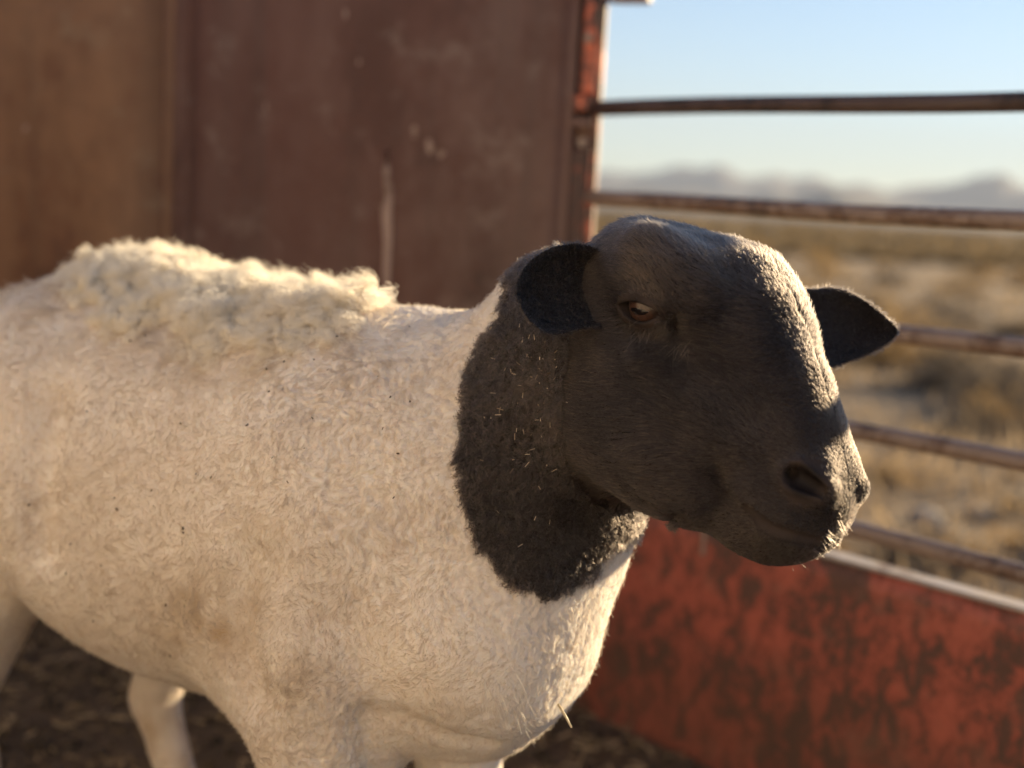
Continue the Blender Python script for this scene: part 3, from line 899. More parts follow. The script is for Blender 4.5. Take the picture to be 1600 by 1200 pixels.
ears = [ear([onhead(962, 405, .012), onhead(943, 394, .001), (908, 381, 1.03), (866, 386, 1.012), (828, 408, 1.0), (808, 438, .993), (805, 460, .992)],
            [onhead(958, 512, .012), onhead(940, 512, .001), (915, 511, 1.012), (885, 519, 1.0), (858, 522, .994), (830, 504, .991), (812, 478, .990)], .026, .0105),
        ear([(1215, 452, 1.13), (1265, 452, 1.14), (1310, 451, 1.15), (1345, 466, 1.155), (1378, 490, 1.155), (1398, 508, 1.155), (1403, 517, 1.155)],
            [(1245, 578, 1.12), (1275, 576, 1.13), (1305, 571, 1.14), (1335, 561, 1.146), (1367, 547, 1.152), (1393, 531, 1.155), (1402, 522, 1.155)], .016, .010)]
n_body = len(bm.verts)
for V, Fa in ears:
    vv = [bm.verts.new(p) for p in V]
    fl = [bm.faces.new([vv[i] for i in f]) for f in Fa]
    bmesh.ops.recalc_face_normals(bm, faces=fl)
bmesh.ops.triangulate(bm, faces=[f for f in bm.faces if len(f.verts) > 3])
bm.verts.index_update()
PC = np.array([v.co[:] for v in bm.verts])               # camera space
TRI = np.array([[v.index for v in f.verts] for f in bm.faces])
bm.free()
def vnormals(P):
    n = np.zeros_like(P); fn = np.cross(P[TRI[:, 1]] - P[TRI[:, 0]], P[TRI[:, 2]] - P[TRI[:, 0]])
    for k in range(3): np.add.at(n, TRI[:, k], fn)
    n /= np.linalg.norm(n, axis=1, keepdims=True) + 1e-12
    v = sdf(P[:400] + n[:400] * .002)
    return -n if (v < 0).mean() > .5 else n

# ---- noise helpers
def vnoise(P, scale, seed):
    r = np.random.default_rng(seed); out = np.zeros(len(P)); a = 1
    for o in range(3):
        for _ in range(4):
            d = r.normal(0, 1, 3); d /= np.linalg.norm(d)
            out += a * np.sin(P @ d * scale * (2.0 ** o) * 6.28 + r.uniform(0, 6.28)) / 2.4
        a *= .55
    return out
def worley(P, cell, seed):
    """nearest jittered lattice point and its id"""
    best = np.full(len(P), 1e9); Cn = np.zeros_like(P); ids = np.zeros(len(P), np.int64)
    b0 = np.floor(P / cell).astype(np.int64)
    for dx in (-1, 0, 1):
        for dy in (-1, 0, 1):
            for dz in (-1, 0, 1):
                b = b0 + np.array([dx, dy, dz])
                h = (b[:, 0] * 73856093) ^ (b[:, 1] * 19349663) ^ (b[:, 2] * 83492791) ^ seed
                j = np.stack([((h * m + 12345) % 65521) / 65521.0 for m in (1103515, 2654435, 40503)], 1)
                c = (b + j) * cell; d = ((c - P) ** 2).sum(1); m = d < best
                best[m] = d[m]; Cn[m] = c[m]; ids[m] = h[m]
    return Cn, ids

# ---- coat regions (camera space points)
def poly_in(x, y, poly):
    ins = np.zeros(x.shape, bool); n = len(poly)
    for i in range(n):
        x1, y1 = poly[i]; x2, y2 = poly[(i + 1) % n]
        c = ((y1 > y) != (y2 > y)); ins ^= c & (x < (x2 - x1) * (y - y1) / (y2 - y1 + 1e-12) + x1)
    return ins
COLLAR = [(785, 440), (768, 500), (735, 560), (717, 620), (709, 690), (714, 750), (727, 815), (752, 868), (790, 912), (845, 944), (880, 936), (920, 905), (965, 862),
          (1005, 836), (1050, 840), (1100, 868), (1150, 960), (1500, 960), (1500, 200), (785, 200)]
def dark_mask(P, jit=0):
    P = P + np.stack([.0018 * vnoise(P, 10, 111) + .0022 * vnoise(P, 38, 112), .0018 * vnoise(P, 10, 113) + .0022 * vnoise(P, 38, 114), 0 * P[..., 0]], -1)
    """black head and collar: a cylinder through the neck (sight-parallel), cut by the throat line"""
    x = 800 + P[..., 0] / 1.12 * F * (1.12 / np.clip(P[..., 2], .95, 1.25)); y = 600 - P[..., 1] / np.clip(P[..., 2], .95, 1.25) * F
    if np.ndim(jit): x = x + jit[..., 0]; y = y + jit[..., 1]
    return poly_in(x, y, COLLAR)
dm = dark_mask(PC)
WOOLY = [(640, 380), (880, 380), (893, 540), (882, 600), (878, 680), (892, 740), (925, 785), (985, 815), (1060, 815), (1060, 1000), (640, 1000)]
def back_mask(P):
    q = c2b(P); x, y = px_of(P)
    edge = np.interp(x, [20, 70, 130, 220, 330, 430, 520, 580, 615], [415, 455, 500, 535, 560, 565, 545, 508, 450])
    m = np.clip((edge + 26 * vnoise(P, 12, 4) - y) / 85, 0, 1) * np.clip((612 - x) / 14, 0, 1) * np.clip((x - 50) / 140, 0, 1)
    far = np.clip((q[:, 1] - .02) / .05, 0, 1)
    m2 = np.clip((q[:, 2] - .12) / .05, 0, 1) * np.clip((q[:, 0] - .25) / .02, 0, 1) * np.clip((.69 - q[:, 0]) / .09, 0, 1)
    return np.where(q[:, 1] > .05, m2, m)
def wool_relief(P, dark):
    """height of the crimped wool: warped, elongated tufts with creases between them"""
    Q = P + .006 * np.stack([vnoise(P, 12, 101), vnoise(P, 12, 102), vnoise(P, 12, 103)], 1) + .0016 * np.stack([vnoise(P, 48, 104), vnoise(P, 55, 105), vnoise(P, 55, 106)], 1)
    c, s_ = math.cos(-.38), math.sin(-.38)
    R_ = np.array([[c, s_, 0], [-s_ * .72, c * .72, 0], [0, 0, 1]])
    q = Q @ R_.T
    def dome(cell, seed):
        C_, ids = worley(q, cell, seed); d = np.linalg.norm(C_ - q, axis=1) / (cell * .72)
        return np.clip(1 - d * d, -.2, 1)
    rg = 1 - np.abs(vnoise(q * np.array([1, .8, 1]), 75, 107))
    h = .50 * dome(.0060, 3) + .42 * dome(.0104, 4) + .22 * rg
    hd = .6 * dome(.0046, 8) + .5 * dome(.0080, 9)
    px_, py_ = px_of(P); qb = c2b(P)
    w = np.clip((px_ - 150) / 330, .30, 1) * np.clip(1 + .30 * vnoise(P, 4, 97), .4, 1.3) * np.clip((qb[:, 2] + .30) / .12, .12, 1)
    w = np.where(px_ > 560, w * np.clip(1 - (py_ - 1010) / 200, .35, 1), w) * np.clip(1.1 - .9 * np.exp(-((px_ - 230) / 190) ** 2), .25, 1) * np.clip((1000 - px_) / 160, .35, 1)
    bkm = back_mask(P); hb = .6 * dome(.016, 12) + .5 * dome(.028, 13)
    return np.where(dark, hd * .0040, h * .0026 * w * (1 - bkm) + hb * .011 * bkm)
_x, _y = px_of(PC)
woolv = (~dm | (poly_in(_x, _y, WOOLY) & dm)); woolv[n_body:] = False
PC = PC + vnormals(PC) * np.where(woolv, wool_relief(PC, dm), 0)[:, None]
print('TRIS', len(TRI))
dm[n_body:] = True
hl = c2h(PC)
# ---- materials of the animal
def skin_mat():
    m, nt, b = new_mat('sheep coat')
    a = N(nt, 'ShaderNodeAttribute', attribute_name='coat'); v = coords(nt)
    n1 = noise(nt, v, 14, 6, .65); n2 = noise(nt, v, 330, 4, .75, .6)
    cw = ramp(nt, n1.outputs[0], [(.30, (.69, .62, .56)), (.70, (.82, .765, .70))])
    st = N(nt, 'ShaderNodeAttribute', attribute_name='stain')
    cw = mix(nt, st.outputs['Fac'], cw.outputs[0], (.40, .29, .18))
    cd = ramp(nt, n1.outputs[0], [(.35, (.020, .0165, .016)), (.65, (.038, .031, .029))])
    c = mix(nt, a.outputs['Fac'], cw, cd.outputs[0])
    pk = N(nt, 'ShaderNodeAttribute', attribute_name='bare_shade')
    rb = ramp(nt, pk.outputs['Fac'], [(.40, (.060, .042, .038)), (.75, (.012, .009, .009))])  # bare skin, with shade of nostril and mouth recesses painted into its colour
    c = mix(nt, pk.outputs['Fac'], c, rb.outputs[0])
    nt.links.new(c, b.inputs['Base Color'])
    rr = ramp(nt, pk.outputs['Fac'], [(0, (.9,) * 3), (1, (.45,) * 3)]); nt.links.new(rr.outputs[0], b.inputs['Roughness'])
    b.inputs['Specular IOR Level'].default_value = .15
    b.inputs['Subsurface Radius'].default_value = (1.0, .82, .62); b.inputs['Subsurface Scale'].default_value = .006
    sw = ramp(nt, a.outputs['Fac'], [(0, (.75,) * 3), (1, (0, 0, 0))]); nt.links.new(sw.outputs[0], b.inputs['Subsurface Weight'])
    bump(nt, b, n2.outputs[0], .55, .002)
    return m
root_w = b2c((.40, 0, FLOORB)) ; root_w = c2w(root_w)
sheep = empty('sheep', tuple(root_w), label='white ram with black head and collar standing in the rusty trailer', cat='sheep')
PW = c2w(PC)
me = mesh_from('body', PW, TRI)
coat_soft = dm.astype(float)
_rj = np.random.default_rng(5)
for _k in range(11): coat_soft = coat_soft + dark_mask(PC, _rj.normal(0, 5.5, (len(PC), 2)))
coat_soft = coat_soft / 12; coat_soft[n_body:] = 1
pxy = np.stack(px_of(PC), 1)
stainv = np.clip(1.1 - np.linalg.norm((pxy - np.array([325, 965])) / np.array([110, 110]), axis=1), 0, 1) * .75 + np.clip(1.0 - np.linalg.norm((pxy - np.array([470, 1065])) / np.array([90, 60]), axis=1), 0, 1) * .5
stainv = np.clip(stainv * (.8 + .5 * vnoise(PC, 16, 43)), 0, 1) + .10 * np.clip(vnoise(PC, 5, 44), 0, 1) + np.clip((-.26 - c2b(PC)[:, 2]) / .1, 0, 1) * np.clip(.30 + .35 * vnoise(PC, 14, 45), 0, .8)
me.attributes.new('stain', 'FLOAT', 'POINT').data.foreach_set('value', stainv.astype(np.float32))
me.attributes.new('coat', 'FLOAT', 'POINT').data.foreach_set('value', coat_soft.astype(np.float32))
hm = np.stack([hl[:, 0], -np.abs(hl[:, 1]), hl[:, 2]], 1)
bare_shade = np.maximum(np.clip(1.35 - np.linalg.norm(hm - EYEh, axis=1) / .018, 0, 1), np.clip(1.4 - np.linalg.norm(hm - NOSh, axis=1) / .017, 0, 1))
mh = np.min([np.linalg.norm(hm - (a_ + (b_ - a_) * u_), axis=1) for a_, b_ in zip(mouthh[:-1], mouthh[1:]) for u_ in (0, .33, .66, 1)], axis=0)
bare_shade[n_body:] = 0
bare_shade = np.maximum(bare_shade, .6 * np.clip(1.5 - mh / .005, 0, 1) * (PC[:, 2] < 1.2))
me.attributes.new('bare_shade', 'FLOAT', 'POINT').data.foreach_set('value', bare_shade.astype(np.float32))
link('body', me, skin_mat(), sheep, True)

# ---- eyes
def eye_mats():
    m1, nt, b = new_mat('eyeball'); b.inputs['Base Color'].default_value = (.030, .018, .015, 1); b.inputs['Roughness'].default_value = .30; b.inputs['Coat Weight'].default_value = .12
    m2, nt, b = new_mat('iris')
    r = ramp(nt, noise(nt, coords(nt), 500, 4, .6).outputs[0], [(.35, (.030, .014, .010)), (.65, (.062, .030, .020))])
    nt.links.new(r.outputs[0], b.inputs['Base Color']); b.inputs['Roughness'].default_value = .32
    b.inputs['Coat Weight'].default_value = .12; b.inputs['Coat Roughness'].default_value = .03
    m3, nt, b = new_mat('pupil'); b.inputs['Base Color'].default_value = (.006, .005, .006, 1); b.inputs['Roughness'].default_value = .05
    return m1, m2, m3
EM = eye_mats()
def cap_mesh(c, n, u, r, au, av, off, m=20):
    """elliptic cap lying on the eyeball, real thickness from its own dome"""
    v = np.cross(n, u); V = [c + n * (r + off)]; Fa = []
    for i in range(1, 7):
        for k in range(m):
            t = 2 * np.pi * k / m; a, b_ = au * i / 6 * math.cos(t), av * i / 6 * math.sin(t)
            d = n * math.sqrt(max(0, 1 - a * a - b_ * b_)) + u * a + v * b_
            V.append(c + d * (r + off * (1 - (i / 6) ** 4)))
    for k in range(m): Fa.append((0, 1 + k, 1 + (k + 1) % m))
    for i in range(5):
        for k in range(m):
            a = 1 + i * m + k; b_ = 1 + i * m + (k + 1) % m; Fa.append((a, a + m, b_ + m, b_))
    return c2w(np.array(V)), Fa
for s in (1, -1):
    ce = h2c(mir(EYEh - eye_nh * (ER - .0040), s)); nn = mir(eye_nh, s) @ HR; uu = mir(sl, s) @ HR; aa = mir(ac, s) @ HR
    bm = bmesh.new(); bmesh.ops.create_uvsphere(bm, u_segments=40, v_segments=24, radius=ER)
    for v in bm.verts: v.co = Vector(c2w(ce + np.array(v.co)))
    e = link('eye', bm_mesh('eye', bm), EM[0], sheep, True)
    gz = nn - aa * .22 + uu * .05; gz /= np.linalg.norm(gz); u2 = uu - gz * (uu @ gz); u2 /= np.linalg.norm(u2)
    V, Fa = cap_mesh(ce, gz, u2, ER, .66, .60, .0004); link('iris', mesh_from('iris', V, Fa), EM[1], e, True)
    V, Fa = cap_mesh(ce, gz + aa * .20, u2, ER, .60, .28, .0009); link('pupil', mesh_from('pupil', V, Fa), EM[2], e, True)

# ---- hooves
m_h, nt, b = new_mat('hoof horn')
r = ramp(nt, noise(nt, coords(nt, (1, 1, 6)), 40, 4, .6).outputs[0], [(.35, (.05, .04, .03)), (.65, (.12, .09, .065))]); nt.links.new(r.outputs[0], b.inputs['Base Color'])
b.inputs['Roughness'].default_value = .5
for (x, y) in ((.095, -.10), (.085, .09), (.675, -.085), (.525, .095)):
    bm = bmesh.new()
    for s in (-1, 1):
        c0 = b2c((x - .012, y + s * .014, FLOORB))
        Rr = bmesh.ops.create_icosphere(bm, subdivisions=3, radius=1)
        for v in Rr['verts']:
            p = np.array(v.co); p = np.array([p[0] * .034 - max(0, p[2]) * -.012, p[1] * .0155, max(p[2], -.55) * .036 + .020])
            v.co = Vector(c2w(c0 + p @ BR))
    link('hoof', bm_mesh('hoof', bm), m_h, sheep, True)
# ------------------------------------------------------------------ coat: strands of hair rooted on the body
hr = np.random.default_rng(21)
VN = vnormals(PC)
AREA = np.linalg.norm(np.cross(PC[TRI[:, 1]] - PC[TRI[:, 0]], PC[TRI[:, 2]] - PC[TRI[:, 0]]), axis=1) / 2
CEN = PC[TRI].mean(1); CN = VN[TRI].mean(1); CN /= np.linalg.norm(CN, axis=1, keepdims=True) + 1e-9
tri_ear = TRI.min(1) >= n_body
ear_c = [PC[n_body:n_body + len(ears[0][0])].mean(0), PC[n_body + len(ears[0][0]):].mean(0)]
view = CEN / np.linalg.norm(CEN, axis=1, keepdims=True)
facing = np.clip(.35 - (CN * view).sum(1) * 1.6, .22, 1.0)
TB, TH_ = c2b(CEN), c2h(CEN)
tdark = dark_mask(CEN); tdark[tri_ear] = True
cpx, cpy = px_of(CEN)
twool = tdark & poly_in(cpx, cpy, WOOLY) & ~tri_ear
tface = tdark & ~twool
twhite = ~tdark
low = twhite & (TB[:, 2] < -.30)                          # lower legs: short hair
def hash01(ids, k): return ((ids * (k * 7919 + 104729) + k * 31337) % 99991) / 99991.0
def roots(w, n):
    w = w * AREA; n = int(n * FUR); t = hr.choice(len(TRI), n, p=w / w.sum())
    u = hr.random((n, 2)); fl = u.sum(1) > 1; u[fl] = 1 - u[fl]
    b = np.stack([1 - u.sum(1), u[:, 0], u[:, 1]], 1)
    P = (PC[TRI[t]] * b[..., None]).sum(1); Nn = (VN[TRI[t]] * b[..., None]).sum(1)
    return P, Nn / (np.linalg.norm(Nn, axis=1, keepdims=True) + 1e-9), t
def tang(Nn, d):
    T = d - Nn * (d * Nn).sum(1, keepdims=True); return T / (np.linalg.norm(T, axis=1, keepdims=True) + 1e-9)
def strands(P, Nn, T, L, lift, bend, K, clump=None, cw=0., curl=0., turns=1.5, rough=0.):
    """lift: angle of the root over the skin; bend: how far it lies down towards the tip"""
    n = len(P); B = np.cross(Nn, T); t = np.linspace(0, 1, K)
    pos = np.repeat(P[:, None], K, 1); cur = P.copy()
    ph = hr.uniform(0, 6.28, n) if clump is None else hash01(clump[1], 3) * 6.28 + hr.normal(0, .5, n)
    sg = np.where(hash01(clump[1], 5) > .5, 1, -1) if clump is not None else np.where(hr.random(n) > .5, 1, -1)
    rn = hr.normal(0, rough, (n, 3))
    for k in range(1, K):
        a = lift * (1 - t[k]) + bend * t[k]
        d = T * np.cos(a)[:, None] + Nn * np.sin(a)[:, None] + rn * t[k]
        d /= np.linalg.norm(d, axis=1, keepdims=True)
        cur = cur + d * (L / (K - 1))[:, None]; pos[:, k] = cur
    if clump is not None and cw > 0:
        off = clump[0] - P; off = off - Nn * (off * Nn).sum(1, keepdims=True)
        pos += off[:, None] * (cw * t ** 1.2)[None, :, None]
    if np.any(curl):
        cu = np.broadcast_to(np.asarray(curl, float), (n,))
        an = t[None] * turns * 6.28 * sg[:, None] + ph[:, None]
        amp = (cu * 1.0)[:, None] * np.minimum(1, t * 2.2)[None]
        pos += T[:, None] * (np.cos(an) * amp)[..., None] + B[:, None] * (np.sin(an) * amp)[..., None]
    return pos
def make_curves(name, pos, rad0, tip, mat, parent, tint=None, **k):
    n, K = pos.shape[:2]
    hc = bpy.data.hair_curves.new(name); hc.add_curves([K] * n)
    off = np.array(parent.matrix_world.translation if parent.parent is None else (0, 0, 0))
    Wp = c2w(pos.reshape(-1, 3)) - np.array(parent.location)
    hc.attributes['position'].data.foreach_set('vector', Wp.astype(np.float32).ravel())
    t = np.linspace(0, 1, K); r = np.asarray(rad0).reshape(-1, 1) * (1 - (1 - tip) * t ** 1.5)[None]
    r = np.broadcast_to(r, (n, K))
    (hc.attributes.get('radius') or hc.attributes.new('radius', 'FLOAT', 'POINT')).data.foreach_set('value', r.astype(np.float32).ravel())
    if tint is not None:
        hc.attributes.new('tint', 'FLOAT', 'CURVE').data.foreach_set('value', tint.astype(np.float32))
    hc.materials.append(mat)
    o = bpy.data.objects.new(name, hc); COL.objects.link(o); o.parent = parent
    return set_props(o, **k)
def hair_mat(name, stops, rough=.45, radial=.6, ior=1.45, var=.25):
    m = bpy.data.materials.new(name); m.use_nodes = True; nt = m.node_tree; nt.nodes.clear()
    h = N(nt, 'ShaderNodeBsdfHairPrincipled'); h.parametrization = 'COLOR'
    h.inputs['Roughness'].default_value = rough; h.inputs['Radial Roughness'].default_value = radial
    h.inputs['IOR'].default_value = ior
    a = N(nt, 'ShaderNodeAttribute', attribute_name='tint'); hi = N(nt, 'ShaderNodeHairInfo')
    ad = N(nt, 'ShaderNodeMath', operation='MULTIPLY_ADD'); nt.links.new(hi.outputs['Random'], ad.inputs[0]); ad.inputs[1].default_value = var
    nt.links.new(a.outputs['Fac'], ad.inputs[2])
    r = ramp(nt, ad.outputs[0], stops)
    nt.links.new(r.outputs[0], h.inputs['Color'])
    o = N(nt, 'ShaderNodeOutputMaterial'); nt.links.new(h.outputs[0], o.inputs[0]); return m
def wool_mat(name, stops, var=.25):
    m = bpy.data.materials.new(name); m.use_nodes = True; nt = m.node_tree; nt.nodes.clear()
    a = N(nt, 'ShaderNodeAttribute', attribute_name='tint'); hi = N(nt, 'ShaderNodeHairInfo')
    ad = N(nt, 'ShaderNodeMath', operation='MULTIPLY_ADD'); nt.links.new(hi.outputs['Random'], ad.inputs[0]); ad.inputs[1].default_value = var
    nt.links.new(a.outputs['Fac'], ad.inputs[2]); r = ramp(nt, ad.outputs[0], stops)
    d = N(nt, 'ShaderNodeBsdfDiffuse'); tl = N(nt, 'ShaderNodeBsdfTranslucent'); mx = N(nt, 'ShaderNodeMixShader'); mx.inputs[0].default_value = .55
    for n_ in (d, tl): nt.links.new(r.outputs[0], n_.inputs[0])
    nt.links.new(d.outputs[0], mx.inputs[1]); nt.links.new(tl.outputs[0], mx.inputs[2])
    o = N(nt, 'ShaderNodeOutputMaterial'); nt.links.new(mx.outputs[0], o.inputs[0]); return m
HM_WHITE = wool_mat('white wool', [(0, (.42, .31, .20)), (.35, (.64, .56, .48)), (.75, (.80, .73, .65)), (.92, (.88, .82, .72)), (1.0, (.95, .91, .83))])
HM_BLACK = hair_mat('black face hair', [(0, (.018, .0160, .0163)), (.4, (.050, .043, .043)), (1, (.19, .145, .11))], .5, .7, 1.22, .5)
HM_NECK = hair_mat('black neck wool', [(0, (.014, .0115, .011)), (.55, (.042, .033, .029)), (1, (.20, .15, .12))], .45, .6)

bodyB = lambda P: c2b(P)
UPv = UPc[None]
# --- white short fleece
w_white = np.where(twhite, facing, 0) * np.clip(1 - .65 * np.clip((cpx - 700) / 120, 0, 1) * (cpy > 700), .35, 1) * np.where((cpy < 560) & (cpx > 560), .5, 1) * np.where(low, 1.6, 1.0)
P, Nn, t = roots(w_white, 190000)
q = c2b(P)
flow = BR[0][None] * .55 - UPv * .75
flow = flow + .9 * np.stack([vnoise(P, 16, 11), vnoise(P, 16, 12), vnoise(P, 16, 13)], 1) + .6 * np.stack([vnoise(P, 45, 94), vnoise(P, 45, 95), vnoise(P, 45, 96)], 1)
T = tang(Nn, flow + hr.normal(0, .45, (len(P), 3)))
leg = np.clip((-.16 - q[:, 2]) / .10, 0, 1)
L = np.clip(.0060 + .0012 * vnoise(P, 8, 3), .004, .009) * hr.uniform(.6, 1.25, len(P)) * (1 - .25 * leg)
ex_, ey_ = px_of(P); ed_ = np.interp(ex_, [20, 130, 220, 330, 430, 520, 615], [430, 480, 510, 535, 545, 535, 470])
blend = np.clip(1 - np.abs(ey_ - ed_ - 10) / 95, 0, 1) * np.clip((640 - ex_) / 40, 0, 1) * np.clip(.7 + .8 * vnoise(P, 12, 98), 0, 1.4)
L = L * (1 + 1.5 * blend)
lift = .70 - .30 * leg + .35 * blend + hr.normal(0, .15, len(P)); bend = np.full(len(P), .10) + hr.normal(0, .22, len(P))
pos = strands(P, Nn, T, L, lift, bend, 6, None, 0, .0005 * (1 - leg) * hr.uniform(.4, 1.5, len(P)), 1.4, .18)
pxy_ = np.stack(px_of(P), 1)
stain = np.clip(1.1 - np.linalg.norm((pxy_ - np.array([325, 965])) / np.array([110, 110]), axis=1), 0, 1) * .45 \
      + np.clip(1.0 - np.linalg.norm((pxy_ - np.array([470, 1065])) / np.array([90, 60]), axis=1), 0, 1) * .3
tint = .52 + .08 * vnoise(P, 6, 41) + .05 * vnoise(P, 30, 42) - stain * (.7 + .3 * vnoise(P, 18, 43))
kp = ~(dark_mask(P, hr.normal(0, 9, (len(P), 2))) & (hr.random(len(P)) < .6))
make_curves('short_fleece', pos[kp], (.00014 * hr.uniform(.7, 1.3, len(P)))[kp], .35, HM_WHITE, sheep, tint[kp], label='short cream white crimped fleece on the flank, shoulder and legs')
# --- long unshorn wool on the back
P, Nn, t = roots(w_white * (back_mask(CEN) > .02), 110000)
bk = back_mask(P); kk = hr.random(len(P)) < bk * 1.2
P, Nn, bk = P[kk], Nn[kk], bk[kk]
cl = worley(P, .0145, 5); cl2 = worley(P, .007, 6)
rv = np.stack([hash01(cl[1], i) - .5 for i in (1, 2, 3)], 1); rv2 = np.stack([hash01(cl2[1], i) - .5 for i in (1, 2, 3)], 1)
T = tang(Nn, BR[0][None] * .35 - UPv * .45 + 2.0 * rv + .9 * rv2 + UPv * np.clip((c2b(P)[:, 2:3] - .16) * 4, 0, .6))
Lc = .020 + .014 * hash01(cl[1], 11) + .008 * (hash01(cl[1], 17) > .9) + .012 * np.clip((px_of(P)[0] - 430) / 100, 0, 1)
L = Lc * (.35 + .65 * bk) * hr.uniform(.75, 1.1, len(P))
upn = Nn + UPv * .35; upn /= np.linalg.norm(upn, axis=1, keepdims=True)
pos = strands(P, upn, T, L, 1.35 + hr.normal(0, .12, len(P)), .0 + 1.1 * (hash01(cl[1], 4) - .35) + hr.normal(0, .12, len(P)), 10, cl, .86, .0052 * (.5 + hash01(cl[1], 19)) * hr.uniform(.75, 1.15, len(P)), 1.9, .07)
off = cl2[0] - P; off = off - Nn * (off * Nn).sum(1, keepdims=True)
pos += off[:, None] * (.15 * np.linspace(0, 1, 10) ** 1.2)[None, :, None]
tint = 1.0 + .2 * (hash01(cl[1], 21) - .5) + .08 * (hash01(cl2[1], 22) - .5) + .05 * vnoise(P, 10, 2)
make_curves('back_wool', pos, .00022 * hr.uniform(.8, 1.4, len(P)), .3, HM_WHITE, sheep, tint, label='long matted wool left standing along the back')
# --- black collar wool
P, Nn, t = roots(np.where(twool, facing, 0), 60000)
flow = BR[0][None] * .6 - UPv * .6 + .9 * np.stack([vnoise(P, 18, 51), vnoise(P, 18, 52), vnoise(P, 18, 53)], 1) + .6 * np.stack([vnoise(P, 60, 54), vnoise(P, 60, 55), vnoise(P, 60, 56)], 1)
T = tang(Nn, flow)
L = .0058 * hr.uniform(.6, 1.3, len(P))
pos = strands(P, Nn, T, L, .85 + hr.normal(0, .2, len(P)), .25 + hr.normal(0, .3, len(P)), 7, None, 0, .0009 * hr.uniform(.4, 1.5, len(P)), 1.5, .18)
tint = .36 + .14 * vnoise(P, 6, 61) + .30 * (hr.random(len(P)) < .12)
kp = dark_mask(P, hr.normal(0, 9, (len(P), 2)))
make_curves('collar_wool', pos[kp], (.00017 * hr.uniform(.7, 1.3, len(P)))[kp], .4, HM_NECK, sheep, tint[kp], label='tight black wool collar round the neck')
# --- short black face and ear hair
hmC = np.stack([TH_[:, 0], -np.abs(TH_[:, 1]), TH_[:, 2]], 1)
q = hmC - EYEh; ex, ea = q @ sl, q @ ac
eye_out = ((ex / .0215) ** 2 + (ea / .0135) ** 2) > 1
nq = np.linalg.norm(hmC - NOSh, axis=1)
mdist = np.min([np.linalg.norm(hmC - (a_ + (b_ - a_) * u_), axis=1) for a_, b_ in zip(mouthh[:-1], mouthh[1:]) for u_ in (0, .33, .66, 1)], axis=0)
wf = np.where(tface, facing, 0) * np.clip((mdist - .0055) / .004, .0, 1) * np.where(~eye_out & (np.linalg.norm(q, axis=1) < .03), 0, 1) * np.clip((nq - .016) / .008, 0, 1)
P, Nn, t = roots(wf, 150000)
h = c2h(P); ears_ = tri_ear[t]
flow = -HA[None] * 1.0 - HD[None] * .45 + np.sign(h[:, 1:2]) * HL[None] * .35
# hair whorls round the eye
hm2 = np.stack([h[:, 0], -np.abs(h[:, 1]), h[:, 2]], 1); de = np.linalg.norm(hm2 - EYEh, axis=1)
eyP = h2c(EYEh)[None]; rad_ = P - eyP; rad_ /= np.linalg.norm(rad_, axis=1, keepdims=True) + 1e-9
flow = flow + rad_ * (np.clip(1.4 - de / .035, 0, 1) * 1.6 * (h[:, 1] < 0))[:, None]
flow = flow + .40 * np.stack([vnoise(P, 8, 71), vnoise(P, 8, 72), vnoise(P, 8, 73)], 1)
for i_, ec in enumerate(ear_c):
    m = ears_ & (np.linalg.norm(P - ec, axis=1) < .12)
    flow[m] = (P[m] - h2c((.02, -.06 if i_ == 0 else .06, -.01)))
T = tang(Nn, flow + hr.normal(0, .12, (len(P), 3)))
snout = np.clip((h[:, 0] - .16) / .1, 0, 1); top_ = np.clip((.05 - h[:, 0]) / .06, 0, 1)
L = (.0076 - .0050 * snout + .0035 * top_) * hr.uniform(.7, 1.25, len(P)); L = L * np.clip(.35 + (de - .016) / .022, .35, 1); L = np.where(ears_, .0056 * hr.uniform(.6, 1.2, len(P)), L)
lift = .55 + hr.normal(0, .12, len(P)); bend = .18 + hr.normal(0, .16, len(P))
cl1 = worley(P, .0045, 15)
pos = strands(P, Nn, T, L, lift, bend, 5, cl1, .25, 0, 1, .10)
tint = .12 + .10 * vnoise(P, 5, 81) + .06 * vnoise(P, 24, 82) + .20 * np.clip(1 - (h[:, 0] - .0) / .10, 0, 1) * (h[:, 2] < -.03) + .45 * (hr.random(len(P)) < .07) * (1 - snout)
tint = np.where(ears_, .02, tint)
make_curves('face_hair', pos, .00016 * hr.uniform(.7, 1.4, len(P)), .3, HM_BLACK, sheep, tint, label='short black hair of the face and ears')
# --- lashes, whiskers, wiry hairs
def tuft(pix, n, direc, L, spread, jit, name, r=.00016, mat=HM_NECK, tint=.8, curve=.3):
    Ps = []
    for i in range(n):
        x, y = pix[int(hr.integers(0, len(pix)))]
        p = march(x + hr.normal(0, jit), y + hr.normal(0, jit), sdf_base, .8, 1.5, 260)
        if p is not None: Ps.append(p)
    Ps = np.array(Ps); Nn = grad(sdf_base, Ps)[0]
    d = np.array([direc[0], -direc[1], direc[2]])[None] + hr.normal(0, spread, (len(Ps), 3)); T = tang(Nn, d)
    l = L * hr.uniform(.5, 1.2, len(Ps))
    pos = strands(Ps, Nn, T, l, .75 + hr.normal(0, .2, len(Ps)), .75 - curve + hr.normal(0, .2, len(Ps)), 7, None, 0, 0, 1, .15)
    return make_curves(name, pos, np.full(len(Ps), r), .3, mat, sheep, np.full(len(Ps), tint))
tuft([(970 + 8 * k, 468 - 6 * math.sin(k / 8 * 3.1)) for k in range(9)], 26, (-.35, -.6, -.9), .009, .22, 2, 'lashes', .00012)
tuft([(985, 505), (1000, 512), (1015, 512), (1060, 535), (1070, 545)], 34, (-.3, .9, -.2), .020, .4, 9, 'whiskers', .00011)
tuft([(1290, 835), (1300, 842), (1270, 865), (1240, 885), (1310, 815)], 44, (.8, .7, .1), .008, .4, 7, 'whiskers', .00012)
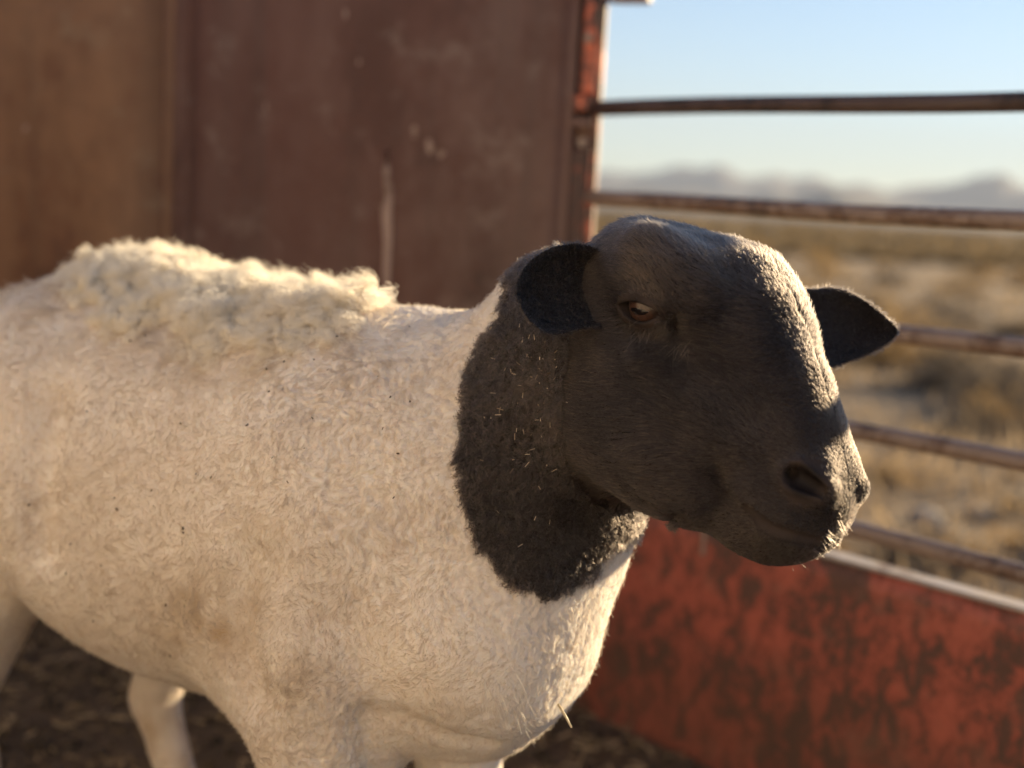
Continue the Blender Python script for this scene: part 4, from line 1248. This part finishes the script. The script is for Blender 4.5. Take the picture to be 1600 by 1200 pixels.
tuft([(760, 1080), (790, 1060), (775, 1100), (800, 1095)], 50, (.35, .95, 0), .026, .12, 12, 'brisket_hair', .00016, HM_WHITE, .75)

tuft([(944, 398 + 12 * k) for k in range(10)] + [(936, 500), (925, 508)], 160, (-1, .25, -.3), .013, .25, 4, 'ear_fringe', .00014, HM_BLACK, .25)
# ---- bits of straw and dirt caught in the coat
def bits(name, pix, n, jit, Ls, ws, stops, off, label, cat):
    c = np.array(pix, float)[hr.integers(0, len(pix), n)] + hr.normal(0, 1, (n, 2)) * np.array(jit)
    V = []; Fa = []
    for x, y in c:
        p = march(x, y, sdf_base, .8, 1.9, 220)
        if p is None: continue
        nn = grad(sdf_base, p[None])[0]
        T = tang(nn, hr.normal(0, 1, (1, 3)))[0]; nn = nn[0]; B = np.cross(nn, T)
        l = hr.uniform(*Ls); w = hr.uniform(*ws); p = p + nn * off * hr.uniform(.8, 1.15); tl = hr.normal(0, .35)
        T2 = T + nn * tl; k = len(V)
        V += [p - T2 * l / 2 - B * w, p - T2 * l / 2 + B * w, p - T2 * l / 2 + nn * w * 1.6, p + T2 * l / 2 - B * w, p + T2 * l / 2 + B * w, p + T2 * l / 2 + nn * w * 1.6]
        Fa += [(k, k + 1, k + 4, k + 3), (k + 1, k + 2, k + 5, k + 4), (k + 2, k, k + 3, k + 5), (k, k + 2, k + 1), (k + 3, k + 4, k + 5)]
    m, nt, b = new_mat(name + ' colour'); g = N(nt, 'ShaderNodeNewGeometry'); rr = ramp(nt, g.outputs['Random Per Island'], stops)
    nt.links.new(rr.outputs[0], b.inputs['Base Color']); b.inputs['Roughness'].default_value = .6
    link(name, mesh_from(name, c2w(np.array(V)), Fa), m, None, kind='stuff', label=label, cat=cat)
bits('straw_flecks', [(810, 560), (830, 600), (850, 550), (800, 640), (835, 660), (870, 600), (790, 700), (850, 720), (855, 560), (820, 530), (830, 800), (845, 640)], 65, (28, 42), (.0010, .0060), (.00015, .0004),
     [(0, (.30, .22, .13)), (1, (.70, .60, .45))], .0075, 'tiny pale straw flecks caught in the black collar wool', 'straw')
bits('dirt_specks', [(200, 508), (380, 733), (250, 650), (450, 560), (560, 600), (330, 820), (180, 990), (600, 560), (650, 560), (500, 700), (420, 480), (150, 780)], 48, (75, 60), (.0010, .0030), (.0003, .0010),
     [(0, (.03, .022, .014)), (1, (.12, .085, .05))], .0062, 'small dark dirt specks caught in the white fleece', 'dirt')

bm = bmesh.new(); tube_bm(bm, [Vector(W(872, 1100, 1.10)), Vector(W(884, 1120, 1.095)), Vector(W(893, 1137, 1.09))], [.0011, .0012, .0008], 6)
m_st, nt, b = new_mat('straw stem'); r_ = ramp(nt, noise(nt, coords(nt), 200, 3, .5).outputs[0], [(.3, (.45, .36, .22)), (.7, (.65, .54, .36))]); nt.links.new(r_.outputs[0], b.inputs['Base Color'])
link('straw_stem', bm_mesh('straw_stem', bm), m_st, None, True, label='single pale straw stem sticking out of the lower chest wool', cat='straw')
